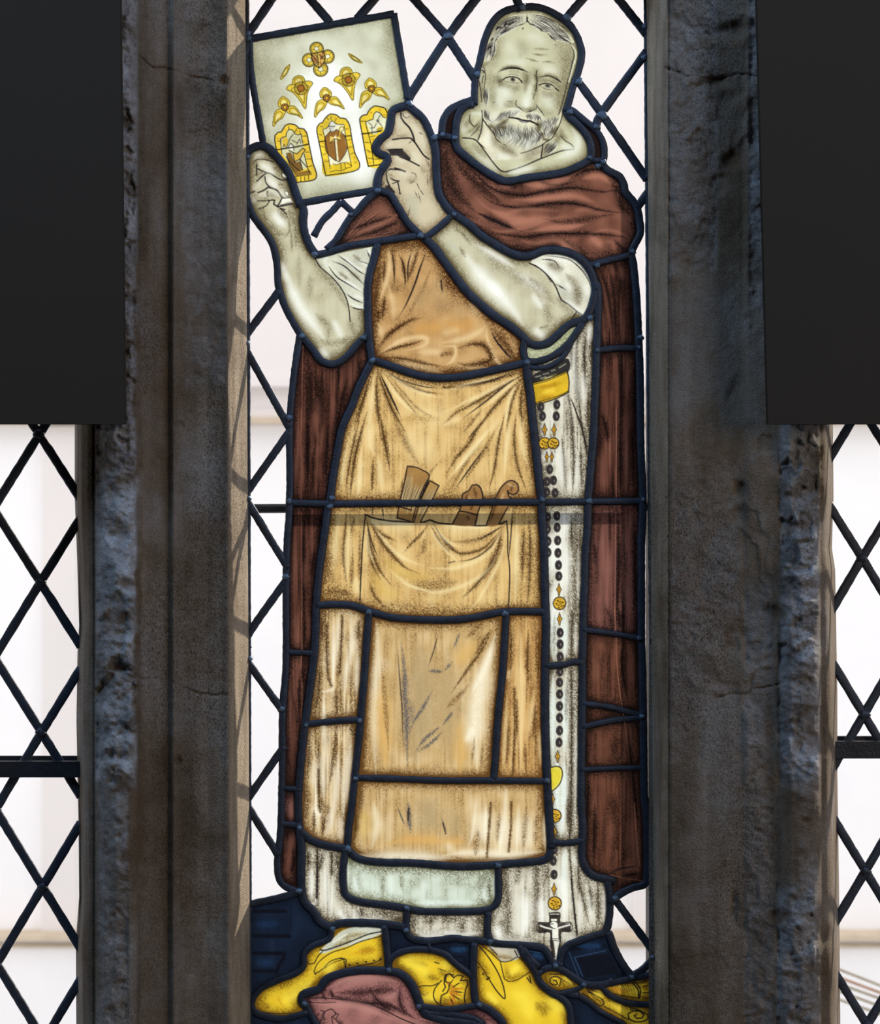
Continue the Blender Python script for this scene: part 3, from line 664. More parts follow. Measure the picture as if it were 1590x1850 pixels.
run("""
@sheet
k u 60 .55 150,146,118 0,300 0,1200 200,1700
k A 40 .5 150,146,118 100,330 400,270 ; 1150,150 1250,500 1280,800 ; 480,1540 800,1500 1050,1440
k A 24 .4 120,118,90 1180,170 1200,300 ; 110,400 130,600
k A 60 .95 253,255,250 560,700 700,800 560,900 ; 500,650 850,800 900,950 ; 600,850 600,1300 ; 930,1000 960,1400 ; 700,560 760,640
k A 40 .8 252,254,248 500,600 640,640 900,740 ; 580,900 640,1250 ; 920,900 950,1300
@head
h a 16 .45 900,900 1050,1100 1200,1200
h b 15 .5 100,700 350,800 500,900
h a 13 .5 900,1450 1100,1500 1400,1480
h c 20 .75 700,800 850,930 950,1050
h c 14 .6 650,1150 720,1250
h d 9 .8 120,480 110,800 60,1150
h c 11 .95 1440,1150 1460,1270
t c 1 .5 800,430 950,395 1130,395 1290,470
t d 1 .5 430,600 580,570 740,600 900,720
s c 6 .45 1480,500 1430,700 1400,900
s d 5 .5 290,650 265,850 215,1050
s c 7 .4 1180,1330 1260,1400
s d 6 .45 120,1400 240,1370
s c 9 .4 600,560 700,640
s c 8 .35 760,650 900,700
h d 15 .75 640,1120 700,1220
h d 11 .5 500,240 750,260 950,320
s a 12 .35 720,720 620,900 540,1150 500,1400
s c 11 .35 420,250 430,600 460,950 500,1250
s a 14 .25 1250,900 1350,1100 1300,1250
s b 22 .32 1150,1050 1250,1250 1200,1450
s d 17 .38 1200,100 1120,600 1000,1050 900,1350
s d 10 .4 250,250 330,420 360,560
s c 9 .5 1350,380 1450,470 1380,620
s c 6 .3 1000,300 1200,320
s c 8 .42 980,740 1100,800 1250,740
s c 10 .35 850,1250 950,1280 1100,1180
s d 7 .4 280,600 300,800 330,950
s d 6 .3 480,560 700,540 900,640
s d 8 .34 480,900 640,980 800,920
s d 8 .3 300,1050 260,1250
s d 9 .3 420,1350 560,1480 800,1500
s c 5 .5 1340,1380 1450,1400 1560,1380
s c 10 .25 400,950 480,1150 520,1350
s b 2.6 .45 200,1230 400,1260 620,1250 ; 0,1350 150,1400 360,1450 ; 480,1470 620,1450 820,1490 ; 200,1080 450,1090 700,1110
t b 1 .35 220,1235 480,1270 ; 100,1370 300,1440 ; 520,1460 700,1460
s d 2.2 .4 1080,220 1150,290
t d 2.2 .8 320,270 290,420 330,560
s d 3 .6 250,420 300,560
t c 2 .85 610,355 700,280 850,235 1050,210 1220,230 1350,270 1480,320 1590,370
s c 4 .7 640,310 780,220 1000,170 1250,200 1400,260
t c 2.6 .75 640,335 850,225 1050,200 1250,225 1450,310
z a 16 .28 500,1500 560,1200
z b 26 .22 1000,1000 1180,1400
z d 20 .25 1150,100 1050,700 900,1200
s c 8 .4 620,480 700,600 ; 1400,350 1500,500 1450,700
s d 9 .35 400,520 500,560 ; 800,560 950,700
t c 1.6 .7 1000,210 1300,240 1500,330
i c 2 .95 775,545 850,485 960,458 1100,460 1220,500 1310,585 1320,625
t c 1 .7 775,540 850,590 960,610 1150,640 1320,625
K c 7 .5 186,182,156 930,560 1150,590
K c 6.6 .85 66,60,54 1045,530 1075,545
K c 3 .95 20,20,28 1060,520
K c .9 .7 215,212,190 1120,530
t c .9 .5 640,530 740,548 ; 640,580 755,568 ; 650,612 745,592
i c 1.4 .85 1165,1140 1140,1230 1160,1300
i c 1.5 .95 1195,1325 1260,1350 1310,1420 1380,1465 1450,1485 1530,1475 1590,1455
i d 1.5 .9 0,1480 60,1470 130,1430 240,1405
t d 1.3 .8 230,1410 290,1390 320,1310 300,1230
t d 2 .85 320,300 320,450 318,600 312,720 285,880 240,1000
t d 1.6 .5 240,1000 210,1100
t d 2.2 .92 345,465 450,455 560,432 650,430 750,455 850,505 930,570 1010,620
s d 4 .6 480,410 650,400 800,440 950,540
t d 3 .6 870,500 1000,600
i d 1.9 .95 385,695 450,665 560,645 680,655 780,710 860,790 940,860
t d 1 .7 400,710 480,765 600,815 720,825 860,812
K d 6 .5 184,180,152 500,720 800,770
K d 6 .85 95,90,85 600,715 660,725
K d 3 .95 25,25,30 625,705
t d .9 .6 330,880 350,885
t c .9 .5 480,1185 560,1190 ; 900,1170 1050,1165
t d 1.3 .65 310,1260 400,1400 470,1480 520,1590
t f 1.2 .6 340,20 450,180 520,300 570,420
i b 1.3 .85 1310,1010 1370,1120 1385,1300 1350,1500
i d 1.5 .85 1340,0 1290,280 1220,540 1150,800 1080,1100 1000,1380 950,1530
K b 3.4 .8 225,222,195 1340,1010 1420,1130 1440,1300 1400,1500
K d 3 .8 222,220,195 1400,0 1340,250 1240,600
i c 1.3 .85 80,300 110,230 160,180 230,190 250,260 270,400 270,550 240,720 225,900
i c 2.2 .85 100,290 150,260 200,270 230,330
t c 2 .8 210,440 180,520 185,640
s c 3 .6 190,700 170,900 180,1100
i c 1.6 .8 70,420 95,620 130,800 150,1000 165,1180
h c 4 .7 130,400 120,550 ; 150,210 190,230
i b 1 .9 840,970 870,985
i a 1.8 .9 1340,510 1355,490
# hair
f a 214,211,180 1450,60 1100,110 850,230 600,380 420,700 300,1000 200,1300 190,1480 400,1420 500,1250 560,1030 620,820 850,620 1150,430 1440,330
f b 214,211,180 60,60 400,80 700,190 1000,380 1300,700 1400,900 1290,930 1000,830 860,850 640,620 360,480 180,410 60,260
g a 1.0 30 .85 1.6 | 1450,80 1100,130 850,250 600,400 430,720 | 1440,330 1150,430 850,620 620,820 560,1020
g a 1.0 24 .85 1.6 | 420,760 330,1000 230,1250 190,1480 | 590,830 550,1050 500,1250 400,1420
g b 1.0 30 .85 1.6 | 100,60 400,90 700,200 1000,400 1330,760 | 60,260 180,400 360,480 620,600 860,830
g b 1.0 20 .85 1.4 | 700,330 1000,520 1200,650 1330,850 | 660,600 800,780 1000,820 1290,930
t a 2.6 .9 930,390 1080,310 ; 810,420 870,340 ; 580,530 630,450 ; 440,840 490,780 ; 730,640 870,550 ; 640,490 720,460 ; 350,1080 420,1020 ; 1470,180 1470,300
t a 1.6 .8 1460,300 1350,370 1150,440 ; 900,460 830,470 ; 980,540 860,590 720,650 ; 640,720 560,860 520,960 ; 540,1060 500,1250 430,1400
t b 2.2 .88 60,290 120,370 250,410 ; 950,690 1060,790 1200,860 1300,930 ; 350,470 480,570 620,600 ; 940,400 1100,470 1200,580 ; 640,640 760,780 860,850
s b 9 .6 500,90 800,200 1000,330 1250,620 1350,800
s a 8 .4 900,200 650,330 500,550 400,800
s c 1.5 .6 210,150 330,80 420,30 ; 230,180 260,200
# beard
f e 216,212,182 190,60 300,60 420,160 560,180 760,110 1000,70 1200,80 1300,140 1440,210 1590,190 1900,240 2020,420 2300,440 2440,200 2480,60 2450,350 2380,600 2280,780 2200,960 2050,1060 1930,1140 1700,1260 1500,1340 1280,1390 1060,1290 900,1210 760,1140 640,1020 560,900 480,780 370,620 230,460 185,300
s e 5 .4 640,560 800,480 930,400
g e 1.0 30 .9 1.3 | 740,150 640,300 560,430 400,520 | 1290,100 1200,220 1130,340
g f 1.0 26 .85 1.0 | 20,220 20,400 | 330,220 430,400 430,560
g e 1.0 22 .85 1.4 | 190,60 230,200 260,340 340,480 | 430,200 360,300 400,420 560,520
g e 1.0 28 .9 1.8 | 560,540 500,700 570,860 660,1030 | 950,400 850,600 860,800 760,1080
g e 1.0 44 .85 1.8 | 880,480 840,700 900,900 760,1100 | 1500,520 1420,760 1520,1000 1350,1370
g e 1.0 42 .85 1.8 | 1400,520 1400,750 1480,1000 1300,1360 | 1790,650 1920,850 1840,1050 1860,1170
g f 1.0 28 .85 1.4 | 340,420 380,620 420,820 | 980,250 920,420 860,620
g f 1.0 20 .9 1.6 | 520,420 510,700 560,960 | 900,560 850,700 700,980
g c 1.0 16 .8 1.0 | 250,720 220,1000 190,1330 | 380,780 340,1000 330,1330
h e 9 .7 1150,160 1120,220 ; 1050,850 1000,950 ; 1480,1080 1500,1200 ; 560,300 500,400
h f 7 .6 250,280 ; 600,620 620,780 ; 90,1100 60,1200 ; 250,850 230,950
s e 6 .75 640,580 760,530 900,420 ; 420,610 500,640 ; 760,700 800,640 640,640
s f 5 .8 480,850 520,980 640,1000 ; 380,560 370,700 ; 900,640 830,800 ; 340,540 360,620
i e 2.7 .95 950,350 1080,365 1200,385 1330,430 1460,450 1590,460
i f 2.7 .95 0,450 120,460 230,500 330,560
t e 1.6 .7 1200,420 1350,490 1500,500
k e 2.6 .6 120,120,150 1260,440 1420,480 1500,485
i e 1.8 .92 170,150 190,380 230,460 280,500 300,560 370,620 420,700 490,790 550,880 570,960 640,1030 700,1080 750,1140 800,1130 900,1210 1000,1260 1100,1330 1200,1390 1300,1390 1400,1360 1590,1300
i f 1.8 .92 0,1355 100,1320 250,1250 400,1180 470,1140
i f 1.6 .88 480,1120 540,1090 620,1030 720,980 800,890 850,780 900,700 950,600 1000,480 1040,340 1080,200
# neck and hood
f e 228,222,195 190,470 600,1030 1300,1400 2000,1160 1900,1500 470,1590 60,1000
s e 10 .5 420,760 560,1050 800,1220 1100,1380
s e 8 .4 700,1200 950,1330 1200,1450 ; 140,560 110,900
s f 14 .5 0,1480 300,1350 420,1250
h e 10 .7 330,900 350,1100 ; 700,1450 900,1500
i e 2 .9 190,400 160,700 110,870 60,1000
i B 1.7 .9 150,1042 230,1050 270,1080 330,1160 390,1240 440,1292 470,1300 600,1260 740,1200 900,1140 990,1130
i f 2.4 .9 490,1130 470,1300 440,1500
s f 10 .75 560,1150 620,1250 520,1400
s f 10 .7 850,850 950,900 900,1020
g f 1.4 14 .85 .5 | 700,1030 560,1200 480,1450 | 1000,1010 800,1280 560,1450
i f 1.6 .85 1000,880 1150,1040 1290,1110 1380,1200 1370,1270
s f 6 .5 1000,640 1060,850 1200,1020
h B 7 .9 900,1100 960,1120
h B 12 .9 980,970 1020,1050 1000,1130 850,1200 ; 500,1310 700,1270
h B 10 .6 160,930 150,1000 ; 230,1120 330,1230 420,1310
i B 1.4 .85 205,870 200,910 240,960 260,940
s B 7 .5 180,1000 250,970 290,900 ; 160,960 220,900
s B 9 .45 230,1090 330,1190 ; 560,1320 800,1310 1000,1260
h B 5 .8 230,855 290,860
t B 1.2 .7 250,1060 330,1130 ; 200,1040 260,980 280,930
@cape_panel
h B 13 1 620,1400 800,1390 960,1340 ; 520,1510 760,1500 980,1480 1150,1530 ; 380,1590 520,1650 700,1670
h B 10 1 1060,1350 1180,1330 1280,1390 ; 330,1400 450,1470
h D 12 1 420,110 600,90 800,50 ; 700,150 900,130 1060,110 ; 900,250 1020,320 ; 1120,200 1200,260
s B 16 .85 20,1080 30,1250 100,1450 240,1600
s B 10 .8 60,1150 150,1280 300,1420 470,1560
s B 7 .9 150,1200 260,1330 400,1440 600,1475 800,1440 1000,1420 1200,1450 1330,1430
s B 6 .9 300,1480 400,1540 600,1570 800,1540 1000,1540 1200,1590 1370,1610
s B 5 .9 1000,1330 1080,1290 1180,1280 1260,1310
s B 7 .7 480,1380 520,1420 ; 700,1360 850,1400 1000,1370
s B 8 .7 1250,1350 1330,1450 1350,1560 1450,1640
h B 8 .8 560,1370 720,1400 900,1370 1000,1310
h B 5 .85 240,1480 330,1570 470,1620 620,1580 900,1600
h B 5 .7 430,1400 520,1420 ; 560,1510 760,1500 980,1480 ; 1000,1590 1120,1580
h B 6 .6 1050,1340 1200,1340 1300,1400
s D 6 .95 260,20 400,80 560,150 600,160
s D 6 .9 0,20 150,120 260,170
t D 3 .8 250,10 420,95 570,155
s D 7 .9 330,170 480,185 650,200 800,175 950,175 1200,180 1390,205
s D 8 .8 400,240 520,290 650,300 800,275
s D 6 .75 900,210 1000,290 1080,370 ; 1300,230 1400,330 ; 1430,50 1480,200
s D 6 .6 760,60 900,90 1100,60 1300,30
h D 5 .85 330,130 450,160 620,130 800,70 950,40
h D 6 .9 640,160 850,140 1000,120 1120,98
h D 4 .8 1100,175 1250,150 1390,190 1400,210
h D 6 .8 580,225 700,250 850,230 1000,290 1080,380
h D 5 .7 1150,220 1200,280 ; 1220,240 1280,240 1300,320
h D 4 .7 100,30 230,80 330,120
s D 9 .6 1480,40 1490,160
g C 1.4 16 .8 1.5 | 780,270 880,130 1000,0 1080,-60 | 880,260 1150,200 1370,175
s C 7 .8 880,150 1050,90 1200,50 ; 850,230 1100,150 1300,60
s A 8 .7 1150,1530 1230,1620 1290,1700
h C 6 .7 900,190 1100,110 1250,30 ; 820,260 950,230 1150,205
s B 5 .5 60,860 40,960
@cloak_panel
s D 6 .9 1180,420 1240,600 1270,800 1290,1030 ; 1250,420 1290,600 1310,900 1310,1040 ; 1200,800 1215,930
s D 9 .8 1400,420 1420,700 1430,1030
s D 5 .7 1330,420 1340,560 1330,700
h D 4 .8 1160,440 1210,560 1240,720 1270,900 1275,1040
h D 5 .8 1205,720 1215,880 1230,1040 ; 1350,420 1360,520 ; 1345,720 1360,870 1360,1030
h D 4 .7 1280,420 1300,500
s D 8 .9 1330,1100 1340,1300 1345,1674 ; 1450,1100 1450,1674
h D 4 .8 1310,1100 1320,1300 1318,1674
h D 7 .6 1230,1120 1220,1400 1240,1674
h D 4 .5 1400,1150 1410,1400
s F 8 .9 1200,30 1230,120 1250,250 ; 1340,30 1340,670 ; 1430,0 1440,650
h F 12 .6 1200,300 1220,640
K F 1.6 .8 30,20,18 1318,0 1316,660
K F 1.2 .8 170,115,100 1313,0 1311,660
h F 5 .5 1390,200 1400,600
s F 7 .9 1330,760 1325,1300 1310,1674 ; 1450,760 1460,1674
s F 5 .8 1140,1000 1155,1100 1160,1200
h F 16 .55 1200,900 1210,1300 1190,1674
K F 1.4 .8 165,112,100 1307,780 1303,1300 1300,1674
h F 4 .6 1400,900 1385,1200 1395,1600
s F 7 .6 1370,1000 1375,1300 ; 1230,1500 1280,1600 1290,1674
s H 6 .9 1330,0 1340,160 ; 1360,230 1360,460 1400,700 ; 1460,0 1460,700
s H 4 .5 1210,300 1200,560
K H 1.3 .8 160,105,80 1300,0 1310,200 1312,350 1330,560 1360,760 1380,900 1410,1150 1440,1350 1460,1674
s H 8 .95 1400,900 1430,1200 1480,1674 ; 1080,950 1080,1180 ; 1100,1250 1090,1674
h H 6 .5 1430,300 1440,600 ; 1150,300 1150,600
s H 14 .6 1300,1000 1320,1180 ; 1290,1400 1310,1674
K J 1.3 .8 160,105,80 1410,0 1430,300 1450,460
t J 2 .9 1450,465 1300,490 1220,525
K J 1.2 .7 160,105,80 1230,530 1330,555 1460,575 1470,590
s J 7 .95 1330,540 1450,520 ; 1480,0 1490,500 ; 1120,0 1110,500
s J 6 .5 1200,50 1180,450 ; 1300,100 1260,420 ; 1360,300 1330,480
h J 8 .5 1240,60 1230,400 ; 1390,150 1410,440
s C 12 .9 540,1120 560,1400 540,1719 ; 650,1250 640,1450 650,1719
s C 8 .8 850,1300 800,1500 780,1719 ; 930,1150 950,1300
h C 7 .7 620,1450 620,1580 600,1719
h C 5 .6 740,1400 730,1719 ; 920,1100 900,1250 860,1400
K C 1.2 .8 140,92,76 505,1050 500,1300 495,1719
K E 1.2 .8 140,92,76 490,0 490,700
h E 7 .7 610,0 605,120 640,260 ; 660,100 640,280 610,400 610,680
h E 5 .7 470,0 470,300 450,420 445,690
s E 8 .9 540,0 540,650 ; 700,100 680,600 ; 790,0 750,260
s E 6 .8 590,300 575,680
s E 7 .9 520,760 510,1000 510,1400 500,1719 ; 590,1100 570,1300 ; 640,760 620,1200
h E 6 .7 455,800 450,1000 440,1719 ; 570,850 575,1000 580,1130 ; 525,1150 520,1400
K E 1.2 .8 140,92,76 493,800 497,1719
h G 6 .7 450,20 450,300 ; 540,20 540,250 ; 430,400 425,800 420,1350
K G 1.3 .8 150,100,80 493,20 497,320 490,400 497,600 490,900 470,1200 460,1360
s G 5 .8 515,0 520,320 ; 500,430 510,600 ; 480,500 470,900
s G 3 .6 420,650 450,800 460,1000
h G 7 .7 420,1450 410,1640
h I 7 .7 390,0 395,120 ; 380,230 370,400 360,520 ; 410,230 400,350
t I 1.4 .8 330,570 440,540
s I 6 .8 440,230 430,380 380,540 ; 330,300 330,500
""")
